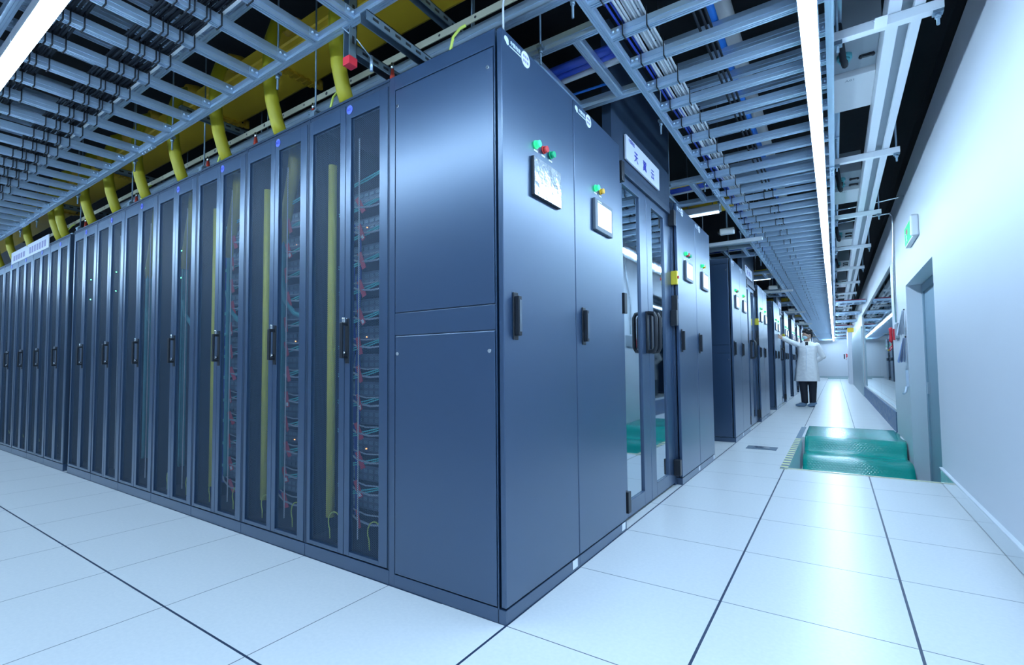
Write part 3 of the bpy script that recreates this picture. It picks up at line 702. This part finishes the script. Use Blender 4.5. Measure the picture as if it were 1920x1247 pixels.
# cross trays over the racks
j = 0
for k in range(7):
    for yy in (.24, 2.24 if k == 0 else 2.2, ):
        pass
    for q, (ya, yb) in enumerate(((.50, 1.07), (2.62, 3.18))):
        y0 = 4.8*k
        t = thing('cable_tray', 'ladder tray crossing above the cabinets %s, %s' % (['before the glass door', 'past the glass door'][q], bl[k]), 'cable tray', (0, y0, TZ), 'cross trays over the cabinets')
        for y in (ya, yb): MB().prism(bar_profile(.034, .05), 'x', -4.5, .172).build('side_rail', M['alu'], t, 0, (0, y, 0))
        if 'CR' not in globals(): CR = MB().prism(bar_profile(.034, .045), 'y', .017, .553).mesh('rung', M['alu'])
        for i in range(10): put('rung', CR, t, 0, (.06-.25*i, ya, .002))
        for i in range(4): put('hanging_rod', rod_me, t, 0, (-.1-1.2*i, ya-.03, .02))
        t2 = tag(MB().tube([(.17-.4*i, y0+ya+.24+.02*math.sin(i*1.7), TZ+.068+.008*math.sin(i*2.3)) for i in range(12)], .022, 8).tube([(.17-.4*i, y0+ya+.285+.02*math.sin(i*1.3), TZ+.066) for i in range(12)], .018, 8).build('cable_bundle', M['blue_cable']), 'blue cable bundle in the cross tray %s, %s' % (['before the glass door', 'past the glass door'][q], bl[k]), 'cable bundle', 'blue cables in the cross trays')
        if q: tag(MB().tube([(.17-.4*i, y0+ya+.16+.01*math.sin(i*1.5), TZ+.066) for i in range(12)], .02, 8).build('cable_bundle', M['yellow_duct']), 'yellow cable bundle in the cross tray past the glass door, '+bl[k], 'cable bundle', 'yellow cables in the cross trays')
        tag(MB().tube([(.17-.4*i, y0+ya+.34+.01*math.sin(i*1.9), TZ+.064) for i in range(12)], .016, 8).build('cable_bundle', M['white_cable']), 'pale cable bundle in the cross tray %s, %s' % (['before the glass door', 'past the glass door'][q], bl[k]), 'cable bundle', 'pale cables in the cross trays')
    tag(MB().prism(bar_profile(.04, .06), 'x', -4.5, .172).build('support_beam', M['alu'], None, 0, (0, 4.8*k+.25, TZ)), 'single aluminium beam above the near edge of the cabinets ' + bl[k], 'beam', 'single cross beams')
    yd = 4.8*k+4.05
    d_ = MB().prism([(0,0),(.22,0),(.22,.1),(.21,.1),(.21,.01),(.01,.01),(.01,.1),(0,.1)], 'x', -4, .17).build('fibre_duct', M['yellow_duct'], None, 0, (0, yd, 2.62))
    tag(d_, 'yellow fibre duct crossing above the gap, past the block ' + bl[k], 'duct', 'yellow ducts over the gaps')
tag(MB().tube([(.0-.4*i, 1.02, TZ+.075+.01*math.sin(i)) for i in range(-0, 8)], .007, 8).build('cable', M['hose']), 'single bright blue cable along the near cross tray edge', 'cable')

# hoses and pipe above the main tray
tag(MB().tube([(.53, -.5+.6*i, 2.735+.015*math.sin(i*1.3)) for i in range(62)], .023, 10).build('hose', M['hose']), 'bright blue hose running along above the main aisle tray', 'hose')
tag(MB().tube([(.515, -1, 3.02), (.515, YF, 3.02)], .055, 16).build('pipe', M['white_plastic']), 'thick white pipe running above the main aisle trays', 'pipe')
for i in range(6):
    t = thing('sensor', 'white round ceiling sensor above the main tray, ' + ['nearest', 'second', 'third', 'fourth', 'fifth', 'farthest'][i] + ' along the aisle', 'sensor', (.42, .95+3.4*i, 2.86), 'round sensors above the main tray')
    MB().ball((0,0,0), (.045,.045,.03), 16, 10).build('dome', M['white_plastic'], t)
    MB().tube([(0,0,.02),(0,0,.54)], .006, 6).build('stem', M['alu_dark'], t)

# right hand side: struts, busway, boxes
for i in range(19):
    y = 1.29+1.72*i
    t = thing('support_strut', 'pale cross strut beside the main lamp line, %s' % ('%s from the viewer' % ordinal(i) if i < 14 else '%d metres down the aisle' % round(y+1.45)), 'strut', (0, y, 2.45), 'cross struts right of the lamp line')
    MB().box(1.035, 1.445, -.022, .022, 0, .042).build('channel', M['white_steel'], t, .002)
    MB().tube([(1.425,0,-.06),(1.425,0,.95)], .006, 8).build('hanging_rod', M['alu_dark'], t)
    MB().box(1.407,1.443,-.018,.018,-.012,0).tube([(1.425,0,-.03),(1.425,0,-.01)], .012, 6).build('nut', M['alu_dark'], t)
    MB().tube([(1.062,0,-.05),(1.062,0,.95)], .006, 8).box(1.045,1.08,-.018,.018,-.02,0).build('hanging_rod', M['alu_dark'], t)
bw = thing('busway', 'long white twin-rail busway running under the ceiling right of the lamps', 'busway', (0, 0, 2.495))
MB().box(1.25, 1.30, -1, YF-.2, 0, .13).build('rail', M['white_steel'], bw, .003)
MB().box(1.345, 1.385, -1, YF-.2, 0, .13).build('rail', M['white_steel'], bw, .003)
MB().box(1.30, 1.345, -1, YF-.2, .03, .12).build('channel', M['grey_plate'], bw)
for i in range(15):
    y = 1.5+2.25*i
    t = thing('tap_off_box', 'white tap-off box hanging from the busway, %s' % ('%s from the viewer' % ordinal(i) if i < 14 else 'farthest down the aisle'), 'box', (0, y, 2.60), 'tap-off boxes on the busway')
    MB().box(1.04, 1.25, 0, .44, .02, .2).build('body', M['grey_plate'], t, .004)
    MB().box(1.035, 1.25, .45, .9, -.01, .2).build('cover', M['white_plastic'], t, .004)
    put('lettering', text_mesh('A01', .03, M['grey_plate'], .0003), t, 0, (1.13, .49, -.0112), (PI, 0, 0))
    for yy in ((.25,) if i == 0 else (.15, .32)):
        gl = MB().tube([(1.10,yy,.02),(1.10,yy,.0)], .036, 16).tube([(1.10,yy,.0),(1.10,yy,-.015)], .026, 16).build('cable_gland', M['teal_bundle'], t)
        MB().tube([(1.10,yy,-.01),(1.10,yy-.03,-.05),(1.09,yy-.12,-.06),(1.07,yy-.3,.03)], .016, 8).build('cable', M['black_cable'], gl)
        MB().box(1.17, 1.235, yy+.04, yy+.055, .005, .02).ball((1.175,yy+.047,.01),.011,8,6).ball((1.23,yy+.047,.01),.011,8,6).build('latch', M['handle'], t)
    MB().box(1.27, 1.33, .35, .75, -.11, -.09).build('clip', M['chrome'], t) if False else None
tag(MB().box(1.19, 1.235, 1.06, 1.14, 2.37, 2.375).tube([(1.205,1.1,2.375),(1.19,1.2,2.45),(1.24,1.29,2.50)], .002, 5).tube([(1.22,1.1,2.375),(1.235,1.2,2.45),(1.2,1.29,2.50)], .002, 5).build('hanging_tag', M['sign']), 'small white tag hanging on a black string from the first cross strut', 'tag')
# cross layers past the person on the right
for i in range(8):
    y = 12.2+3.*i
    t = thing('cable_tray', 'short cross tray with pale cables on the right past the person, %s of eight' % ordinal(i), 'cable tray', (0, y, 2.32), 'short cross trays on the right')
    MB().box(1.05, 1.64, 0, .05, 0, .05).build('side_rail', M['alu'], t); MB().box(1.05, 1.64, .5, .55, 0, .05).build('side_rail', M['alu'], t)
    for q in range(4): MB().box(1.1+.14*q, 1.14+.14*q, .05, .5, .01, .04).build('rung', M['alu'], t)
    MB().tube([(1.06,.2,.06),(1.3,.24,.07),(1.63,.2,.06)], .03, 8).build('cables', M['exit_red'] if i % 3 == 0 else M['white_cable'], t)
    MB().tube([(1.1,.02,.05),(1.1,.02,1.08)], .005, 6).build('hanging_rod', M['alu_dark'], t)
tag(MB().box(1.42, 1.62, 20.9, 21.1, 2.1, 2.26).tube([(1.52,21,2.26),(1.52,21,3.4)], .005, 6).build('junction_box', M['yellow_duct'], None, .004), 'yellow junction box hanging at upper right far down the aisle', 'box')

# ------------------------------------------------------------------ yellow duct, drop tubes, earth bar, struts over the left row
du = thing('fibre_duct', 'long bright yellow fibre duct above the perforated cabinets', 'duct', (0, 0, 2.75))
MB().prism([(.10,0),(.12,-.012),(.36,-.012),(.38,0),(.38,.02),(.395,.02),(.395,.035),(.385,.035),(.385,.12),(.375,.12),(.375,.0),(.105,0.),(.105,.12),(.095,.12),(.095,.06),(.085,.055),(.085,.035),(.095,.03)], 'x', -10, .5).build('channel', M['yellow_duct'], du)
for i, x in enumerate((-1.72, -2.62, -4.5, -6.3)):
    jn = MB().box(x-.02, x+.02, .08, .40, -.024, -.010)
    for q in range(7): jn.box(x-.03, x+.03, .10+.042*q, .12+.042*q, -.030, -.012)
    jn.tube([(x,.42,-.02),(x,.42,.03)], .02, 12).build('joint_strap', M['yellow_joint'], du)
tb_me = MB().tube([(0,.09,.66),(0,.03,.665),(0,-.035,.62),(0,-.062,.52),(0,-.072,.40),(0,-.068,.28),(0,-.05,.17),(0,-.02,.07),(0,.012,-.01)], .036, 16).mesh('tube', M['tube'])
bell_me = MB().tube([(0,.095,.65),(0,.06,.66),(0,.0,.66)], [.075,.062,.043], 16).mesh('bell_mouth', M['yellow_joint'])
tubes = [-.965, -1.54, -2.13, -2.73, -3.34, -3.93, -4.5, -5.25, -5.42, -6.35, -7.1, -7.75]
for i, x in enumerate(tubes):
    t = thing('drop_tube', 'curved yellow green tube dropping from the duct into the cabinets, %s from the right' % ordinal(i), 'tube', (x, .05, 2.215), 'yellow green drop tubes', (0, random.uniform(-.03,.03) + (.12 if i == 7 else 0), 0))
    put('tube', tb_me, t); put('bell_mouth', bell_me, t)
eb = thing('earth_bar', 'flat tinned earthing bar with holes running above the perforated cabinets', 'bar', (0, .105, 2.362))
MB().box(-7.6, .12, -.003, .003, 0, .032).build('bar', M['earthbar'], eb, .001)
ho = MB()
for i in range(38): ho.tube([(.0-.2*i,-.0036,.016),(.0-.2*i,-.003,.016)], .006 if i % 3 else .009, 10)
ho.build('holes', M['handle'], eb)
for x in (-.70, -1.32, -1.9, -2.5, -3.7, -4.9, -6.1):
    MB().tube([(x,0,-.16),(x,0,-.13),(x,0,-.10),(x,0,-.07),(x,0,-.03)], [.008,.014,.010,.013,.008], 12).build('insulator', M['red_ins'], eb)
    MB().tube([(x,0,-.03),(x,0,0)], .008, 8).build('bolt', M['chrome'], eb)
for i, x in enumerate((-.25, -1.05, -2.2, -3.4, -5.2)):
    tag(MB().tube([(x,.10,2.36),(x-.02,.085,2.345),(x-.035,.06,2.30),(x-.04,.045,2.225)], .006, 8).build('earth_wire', M['wire']), 'short green yellow earth wire from the bar to a cabinet top, %s from the right' % ordinal(i), 'wire', 'earth wires on the cabinet tops')
def channel(mb, x, y0, y1, z, w=.041, h=.041):
    mb.box(x-w/2, x-w/2+.004, y0, y1, z, z+h).box(x+w/2-.004, x+w/2, y0, y1, z, z+h).box(x-w/2, x+w/2, y0, y1, z+h-.004, z+h)
    return mb
def slots(x, y0, y1, z, parent, side=1):
    s_ = MB(); y = y0+.03
    while y < y1-.03: s_.box(x+side*.0206, x+side*.0212, y, y+.03, z+.014, z+.026); y += .06
    s_.build('slots', M['handle'], parent)
fA = thing('steel_gantry', 'grey slotted steel frame with a red end cap at the top of the nearest cabinets', 'frame', (0,0,0))
a = channel(MB(), -.72, -.10, .9, 2.295).build('arm', M['alu_dark'], fA); slots(-.72, -.10, .9, 2.295, a)
p_ = MB().box(-.7405,-.7365,-.14,-.10,2.27,3.4).box(-.7035,-.6995,-.14,-.10,2.27,3.4).box(-.7405,-.6995,-.104,-.10,2.27,3.4).build('post', M['alu_dark'], fA)
sl = MB()
for i in range(14): sl.box(-.6994,-.6988,-.126,-.114,2.33+.07*i,2.365+.07*i)
sl.build('slots', M['handle'], p_)
MB().box(-.742,-.698,-.142,-.098,2.235,2.272).build('end_cap', M['red'], fA, .002)
MB().tube([(-.735,-.15,2.40),(-.70,-.10,2.36),(-.688,-.03,2.31)], .003, 6).tube([(-.688,-.03,2.32),(-.688,-.03,2.25)], .007, 8).build('tie_rod', M['alu'], fA)
o = channel(MB(), -.517, -.215, .9, 2.30).tube([(-.517,.5,2.34),(-.517,.5,3.4)], .005, 6).build('strut_channel', M['alu_dark']); slots(-.517, -.215, .9, 2.30, o)
tag(o, 'grey slotted channel above the solid end panel, right of the framed one', 'strut')
for i, x in enumerate((-.5, -2.4, -3.9, -5.4)):
    o = channel(MB(), x, -.11, 1.0, 2.55).tube([(x,.46,2.59),(x,.46,3.4)], .005, 6).build('strut_channel', M['alu_dark']); slots(x, -.11, 1.0, 2.55, o)
    tag(o, 'dark slotted channel crossing beneath the yellow duct, %s from the right' % ordinal(i), 'strut', 'channels under the yellow duct')
for i, x in enumerate((-1.22, -2.44, -3.64, -4.86)):
    t = thing('rod_clamp', 'galvanised clamp with threaded rod on the cabinet tops, %s from the right' % ordinal(i), 'clamp', (x, .03, 2.2), 'clamps on the cabinet tops')
    MB().box(-.02,.02,0,.03,0,.05).box(-.035,.035,.0,.03,.05,.058).ball((-.02,.015,.065),.008,8,6).ball((.02,.015,.065),.008,8,6).build('clamp', M['alu_dark'], t, .001)
    MB().tube([(-.012,.03,.03),(-.012,.03,1.2)], .005, 6).build('rod', M['alu_dark'], t)
tag(MB().tube([(.02,.15,3.4),(.03,.1,2.9),(.0,.05,2.5),(-.01,.03,2.3),(-.01,.03,2.2)], .004, 6).build('wire', M['white_cable']), 'thin pale wire dropping onto the near corner cabinet top', 'wire')

# ------------------------------------------------------------------ items on the right wall
es = thing('exit_sign', 'green lit exit sign box on the white wall above the doorway', 'exit sign', (WX, 4.4, 2.05))
MB().box(-.04, 0, -.28, .28, 0, .2).build('housing', M['white_plastic'], es, .006)
fc = MB().box(-.0415, -.04, -.265, .265, .015, .185).build('face', M['green_glow'], es)
MB().box(-.0425, -.0415, .05, .16, .10, .15).build('arrow', M['exit_red'], fc)
pg = MB().tube([(-.0425,.12,.09),(-.0425,.10,.05),(-.0425,.13,.025)], .006, 6).tube([(-.0425,.10,.05),(-.0425,.07,.03)], .006, 6).tube([(-.0425,.15,.08),(-.0425,.12,.075),(-.0425,.09,.085)], .005, 6).ball((-.0425,.125,.105),.009,8,6)
pg.build('pictogram', M['inkl'], fc)
MB().box(-.058, -.0, -.33, -.285, .0, .19).build('side_cover', M['white_plastic'], es, .012)
cd = tag(MB().tube([(1.05,5.95,2.70),(1.3,5.95,2.72),(1.58,5.95,2.74),(1.615,5.95,2.735),(1.635,5.95,2.70),(1.637,5.96,2.6),(1.645,6.2,1.9),(1.65,6.2,1.42)], .012, 10).build('conduit', M['chrome']), 'thin steel conduit bending down the white wall beside the long window', 'conduit')
cd2 = tag(MB().tube([(1.05,5.0,2.62),(1.4,5.0,2.64),(1.60,5.0,2.66),(1.66,5.0,2.67)], .009, 8).build('conduit', M['chrome']), 'short steel conduit meeting the wall just under the dark ceiling', 'conduit')
def phone(y, lab, x=WX):
    t = thing('wall_phone', lab, 'phone', (x, y, 1.19), 'red emergency phones'); t.scale = (.8, .8, .8)
    MB().box(-.03, 0, -.035, .035, .03, .21).build('base', M['red'], t, .008)
    MB().tube([(-.035,0,.225),(-.058,0,.215),(-.056,0,.17),(-.054,0,.12),(-.056,0,.06),(-.060,0,.02),(-.035,0,.008)], [.018,.026,.021,.019,.021,.026,.018], 12).build('handset', M['red'], t)
    MB().tube([(-.06+.02*math.sin(a*.5), .012*math.cos(a*3)+.02*math.sin(a*.5), .0-.013*a if a < 11 else -.143+.013*(a-11)) for a in [i*.5 for i in range(34)]], .006, 6).build('cord', M['red'], t)
phone(6.5, 'red wall phone with looped cord beside the hanging papers')
phone(26.7, 'small red wall phone far down the right wall', WX-.16)
ph = tag(MB().box(WX-.02, WX+.004, 5.98, 6.3, 1.22, 1.40).build('junction_plate', M['grey_plate'], None, .003), 'grey plate on the wall between the red phone and the papers', 'plate')
def papers(y, z, m, lab):
    t = thing('hanging_papers', lab, 'papers', (WX-.012, y, z), 'papers hanging on the wall')
    MB().ball((0,0,0), .008, 8, 6).build('hook', M['handle'], t)
    for k in range(6):
        a = .10+.05*k; q = MB(); x0 = -.006-.018*k
        q.loft([[(x0*.2,-.012+.0*k,-.01),(x0*.2-.001,-.012,-.01),(x0*.2-.001,.012,-.01),(x0*.2,.012,-.01)], [(x0*.6,-.02+.02*k,-.27-.003*k),(x0*.6-.0012,-.02+.02*k,-.27-.003*k),(x0*.6-.0012,.07+.03*k,-.265),(x0*.6,.07+.03*k,-.265)]], True, False)
        q.build('sheet', m if k % 2 else M['paper'], t)
papers(5.32, 1.50, M['paper'], 'upper clip of fanned pale papers hanging on the white wall')
papers(5.30, 1.20, M['paperb'], 'lower clip of fanned blue papers hanging on the white wall')
tag(MB().box(WX-.02, WX+.004, 5.30, 5.36, .66, .84).tube([(WX-.015,5.33,.66),(WX-.03,5.32,.6),(WX-.05,5.29,.585)], .012, 8).build('coat_hook', M['paper']), 'small pale curled strip hanging below the blue papers', 'hook')
tag(MB().box(1.46, 1.52, YF-.03, YF, 1.2, 1.5).build('wall_box', M['handle']), 'small dark box on the far white wall', 'box')

# room behind the glass: lamps added to brighten it
for i in range(4):
    l = thing('ceiling_lamp', 'added fill tube lamp in the room behind the glass, %s from the viewer' % ordinal(i), 'lamp', (3.0, 9+6*i, 2.7), 'added fill lamps behind the glass')
    MB().box(-.06, .06, 0, 2.4, 0, .05).build('housing', M['lamp_body'], l); MB().box(-.05, .05, .02, 2.38, -.012, -.001).build('diffuser', M['diff_back'], l)
    MB().tube([(0,.3,.05),(0,.3,.7)], .004, 6).tube([(0,2.1,.05),(0,2.1,.7)], .004, 6).build('hanging_rod', M['alu_dark'], l)

# ------------------------------------------------------------------ the person
PXc, PYc = .5, 10.75
person = thing('person', 'person in white coat and face mask touching a cabinet panel with an outstretched arm', 'person', (PXc, PYc, 0))
def caps(mb, pts, rads, n=14): mb.tube(pts, rads, n); [mb.ball(p, r, 12, 8) for p, r in zip(pts, rads)]; return mb
def finish(o, voxel, sm=2, fac=.5):
    r = o.modifiers.new('remesh', 'REMESH'); r.mode = 'VOXEL'; r.voxel_size = voxel; r.use_smooth_shade = True
    s_ = o.modifiers.new('smooth', 'SMOOTH'); s_.iterations = sm; s_.factor = fac; return o
def ell(cx, cy, z, rx, ry, n=24, fold=0., ph=0.):
    return [(cx+(rx*(1+fold*math.sin(7*a+ph)))*math.cos(a), cy+(ry*(1+fold*math.sin(7*a+ph)))*math.sin(a), z) for a in [2*PI*k/n for k in range(n)]]
# local frame: x = picture right, y = away, z up
hip_r, hip_l = (-.10, 0, .82), (.08, .0, .82)
kn_r, kn_l = (-.085, -.03, .45), (.085, .0, .45)
an_r, an_l = (-.07, .0, .08), (.075, .03, .08)
sh_r, el_r, wr_r = (-.165, 0, 1.335), (-.30, -.10, 1.40), (-.43, -.24, 1.475)
sh_l, el_l, wr_l = (.185, .02, 1.31), (.285, .08, 1.07), (.17, .17, .98)
HC = Vector((.015, -.02, 1.535))
HR = Matrix.Rotation(math.radians(-52), 4, 'Z') @ Matrix.Rotation(math.radians(8), 4, 'X')   # head turned to picture left
def hp(x, y, z): return tuple(HC + (HR @ Vector((x, y, z))))
b = MB()
caps(b, [hip_r, kn_r, an_r], [.078, .055, .038]); caps(b, [hip_l, kn_l, an_l], [.078, .055, .038])
b.loft([ell(-.01,0,.78,.14,.10), ell(-.01,0,.92,.145,.10), ell(-.01,0,1.08,.125,.09), ell(.0,0,1.22,.15,.10), ell(.01,0,1.32,.165,.085), ell(.01,0,1.37,.10,.06)])
caps(b, [(.01,.01,1.33), tuple(HC+Vector((0,.012,-.07)))], [.055, .052])
caps(b, [sh_r, el_r, wr_r], [.05, .038, .026]); caps(b, [sh_l, el_l, wr_l], [.05, .038, .026])
b.ball(HC, (.074, .092, .108), 24, 16, HR)
b.ball(hp(0,-.045,-.06), (.048,.045,.05), 16, 10, HR)
b.ball(hp(0,-.098,-.012), (.012,.018,.022), 12, 8, HR); b.ball(hp(0,-.088,-.055), (.024,.012,.010), 12, 8, HR)
for s_ in (1, -1):
    b.ball(hp(s_*.076,.01,-.01), (.010,.018,.03), 12, 8, HR)
    b.ball(hp(s_*.03,-.080,.028), (.018,.008,.006), 10, 6, HR)
# right hand, fingers on the panel
W = Vector(wr_r); D = (Vector(wr_r)-Vector(el_r)).normalized(); U = Vector((0,0,1)); S = D.cross(U).normalized(); U = S.cross(D)
b.ball(tuple(W+D*.045), (.03,.022,.04), 14, 10)
for k in range(4):
    q = W+D*.065+U*(.027-.018*k); Lf = (.072,.08,.074,.058)[k]
    c1 = q+D*Lf*.45+U*(.008-.004*k); c2 = c1+D*Lf*.33-S*.010; c3 = c2+D*Lf*.24-S*.016
    caps(b, [tuple(q), tuple(c1), tuple(c2), tuple(c3)], [.0095,.009,.0082,.0072], 8)
q = W+D*.03+U*.024; caps(b, [tuple(q), tuple(q+U*.03+D*.02), tuple(q+U*.04+D*.048)], [.011,.0095,.008], 8)
W2 = Vector(wr_l); D2 = (W2-Vector(el_l)).normalized()
b.ball(tuple(W2+D2*.04), (.035,.022,.03), 14, 10)
for k in range(4):
    q = W2+D2*.06+Vector((0,0,.026-.017*k)); c1 = q+D2*.035; c2 = c1+D2*.022+Vector((0,-.012,0)); c3 = c2+Vector((0,-.02,0))+D2*.008
    caps(b, [tuple(q), tuple(c1), tuple(c2), tuple(c3)], [.0095,.009,.008,.007], 8)
caps(b, [tuple(W2+D2*.02+Vector((0,0,.025))), tuple(W2+D2*.045+Vector((0,0,.05)))], [.010,.008], 8)
body = finish(b.build('body', M['skin'], person), .0045, 1)
# eyes
for s_ in (1, -1):
    e = MB().ball(hp(s_*.030,-.083,.016), (.011,.005,.005), 10, 8, HR).build('eye', M['hair'], person)
# trousers
b = MB()
for hp_, kn, an in ((hip_r, kn_r, an_r), (hip_l, kn_l, an_l)):
    b.loft([ell(an[0],an[1],.075,.062,.070,18,.04), ell(an[0]*.5+kn[0]*.5,(an[1]+kn[1])/2,.26,.068,.075,18,.05,1), ell(kn[0],kn[1],.45,.078,.082,18,.03,2), ell(hp_[0],hp_[1],.66,.094,.096,18), ell(hp_[0]*.8,hp_[1],.86,.105,.11,18)])
b.loft([ell(-.01,0,.78,.165,.115), ell(-.01,0,.96,.15,.11)])
finish(b.build('trousers', M['trousers'], person), .009, 2)
# coat with sleeves
b = MB()
b.loft([ell(-.02,.0,.545,.235,.165,40,.05), ell(-.018,.0,.64,.228,.158,40,.045,.3), ell(-.015,.0,.72,.222,.155,40,.035), ell(-.015,0,.82,.212,.15,40,.03,.5), ell(-.01,0,.98,.185,.138,40,.018,1), ell(0,0,1.10,.172,.128,40,.012,1.5), ell(.005,0,1.22,.180,.125,40,.01), ell(.008,0,1.30,.186,.112,40), ell(.01,.005,1.355,.150,.09,40), ell(.01,.01,1.385,.085,.068,40), ell(.01,.012,1.40,.066,.06,40)])
caps(b, [(-.13,0,1.325), sh_r, tuple((Vector(sh_r)+Vector(el_r))/2), el_r, tuple((Vector(el_r)*.4+Vector(wr_r)*.6)), tuple(Vector(wr_r)-D*.01)], [.055,.058,.057,.053,.05,.046])
caps(b, [(.14,.01,1.30), sh_l, tuple((Vector(sh_l)+Vector(el_l))/2), el_l, tuple((Vector(el_l)+W2)/2), tuple(W2)], [.055,.060,.058,.058,.052,.044])
coat = finish(b.build('coat', M['coat'], person), .009, 2)
MB().tube([(-.022,-.166,.55),(-.020,-.159,.64),(-.016,-.156,.72),(-.014,-.152,.82),(-.01,-.140,.98),(-.004,-.130,1.10),(.002,-.127,1.22),(.006,-.118,1.28)], .0035, 6).build('placket', M['paper'], person)
co_ = MB()
for s_ in (1, -1):
    co_.loft([[(.01+s_*.012,-.062,1.36),(.01+s_*.075,-.075,1.345),(.01+s_*.085,-.055,1.385),(.01+s_*.06,-.02,1.415)], [(.01+s_*.010,-.075,1.352),(.01+s_*.075,-.092,1.335),(.01+s_*.092,-.065,1.38),(.01+s_*.066,-.02,1.422)]], True, False)
finish(co_.build('collar', M['coat'], person), .005, 1)
MB().loft([[(-.018,-.100,1.30),(.03,-.100,1.30),(.032,-.06,1.385),(-.02,-.06,1.385)], [(-.018,-.110,1.30),(.03,-.110,1.30),(.034,-.078,1.385),(-.022,-.078,1.385)]], True, False).build('shirt', M['shirt'], person)
for z in (.86, 1.0, 1.13, 1.24):
    rr_ = {.86:.150, 1.0:.140, 1.13:.130, 1.24:.127}[z]
    MB().ball((-.01,-rr_-.002,z), (.007,.004,.007), 10, 6).build('button', M['white_plastic'], person)
# mask, hair
b = MB(); b.ball(hp(0,-.052,-.042), (.058,.056,.052), 24, 16, HR); finish(b.build('face_mask', M['mask'], person), .005, 2)
MB().tube([hp(.05,-.06,-.02), hp(.07,-.02,-.005), hp(.082,.012,.012)], .002, 6).tube([hp(.05,-.06,-.06), hp(.07,-.02,-.05), hp(.082,.012,-.03)], .002, 6).build('mask_strap', M['mask'], person)
b = MB(); b.ball(hp(0,.022,.042), (.088,.098,.086), 28, 18, HR); b.ball(hp(0,.055,-.01), (.075,.058,.07), 20, 12, HR)
for k in range(9): b.ball(hp(-.065+.0165*k,-.062+.012*abs(k-4)*.5,.082-.003*abs(k-4)), (.018,.026,.02), 10, 8, HR)
for k in range(14):
    a = k/14*2*PI; b.ball(hp(.07*math.cos(a), .02+.08*math.sin(a), .085+.012*math.sin(k*2.1)), .024, 8, 6)
finish(b.build('hair', M['hair'], person), .006, 1)
# shoe covers
for (ax, ay, dx) in ((an_r[0]-.045, an_r[1]-.03, -.115), (an_l[0]-.012, an_l[1]-.04, -.045)):
    b = MB(); b.ball((ax, ay, .045), (.085 if dx < -.1 else .062, .07 if dx < -.1 else .085, .045), 18, 12).ball((ax+dx*.55, ay-.055, .034), (.065,.06,.034), 16, 10).ball((ax+.035,ay+.03,.075), (.055,.055,.035), 14, 10)
    b.box(ax-.05, ax+.05, ay-.05, ay+.03, .002, .03)
    finish(b.build('shoe_cover', M['shoe'], person), .007, 2)

# ------------------------------------------------------------------ light and view
wd = bpy.data.worlds.new('world'); SC.world = wd; wd.use_nodes = True
wd.node_tree.nodes['Background'].inputs[0].default_value = (.25, .5, 1, 1); wd.node_tree.nodes['Background'].inputs[1].default_value = .03
vs = SC.view_settings; vs.view_transform = 'Standard'; vs.look = 'None'; vs.gamma = 1; vs.exposure = 1.0; vs.use_curve_mapping = False
SC.cycles.max_bounces = 8; SC.cycles.diffuse_bounces = 4; SC.cycles.glossy_bounces = 4; SC.cycles.transparent_max_bounces = 12
SC.cycles.sample_clamp_indirect = 6; SC.cycles.use_denoising = True; SC.cycles.caustics_reflective = False; SC.cycles.caustics_refractive = False
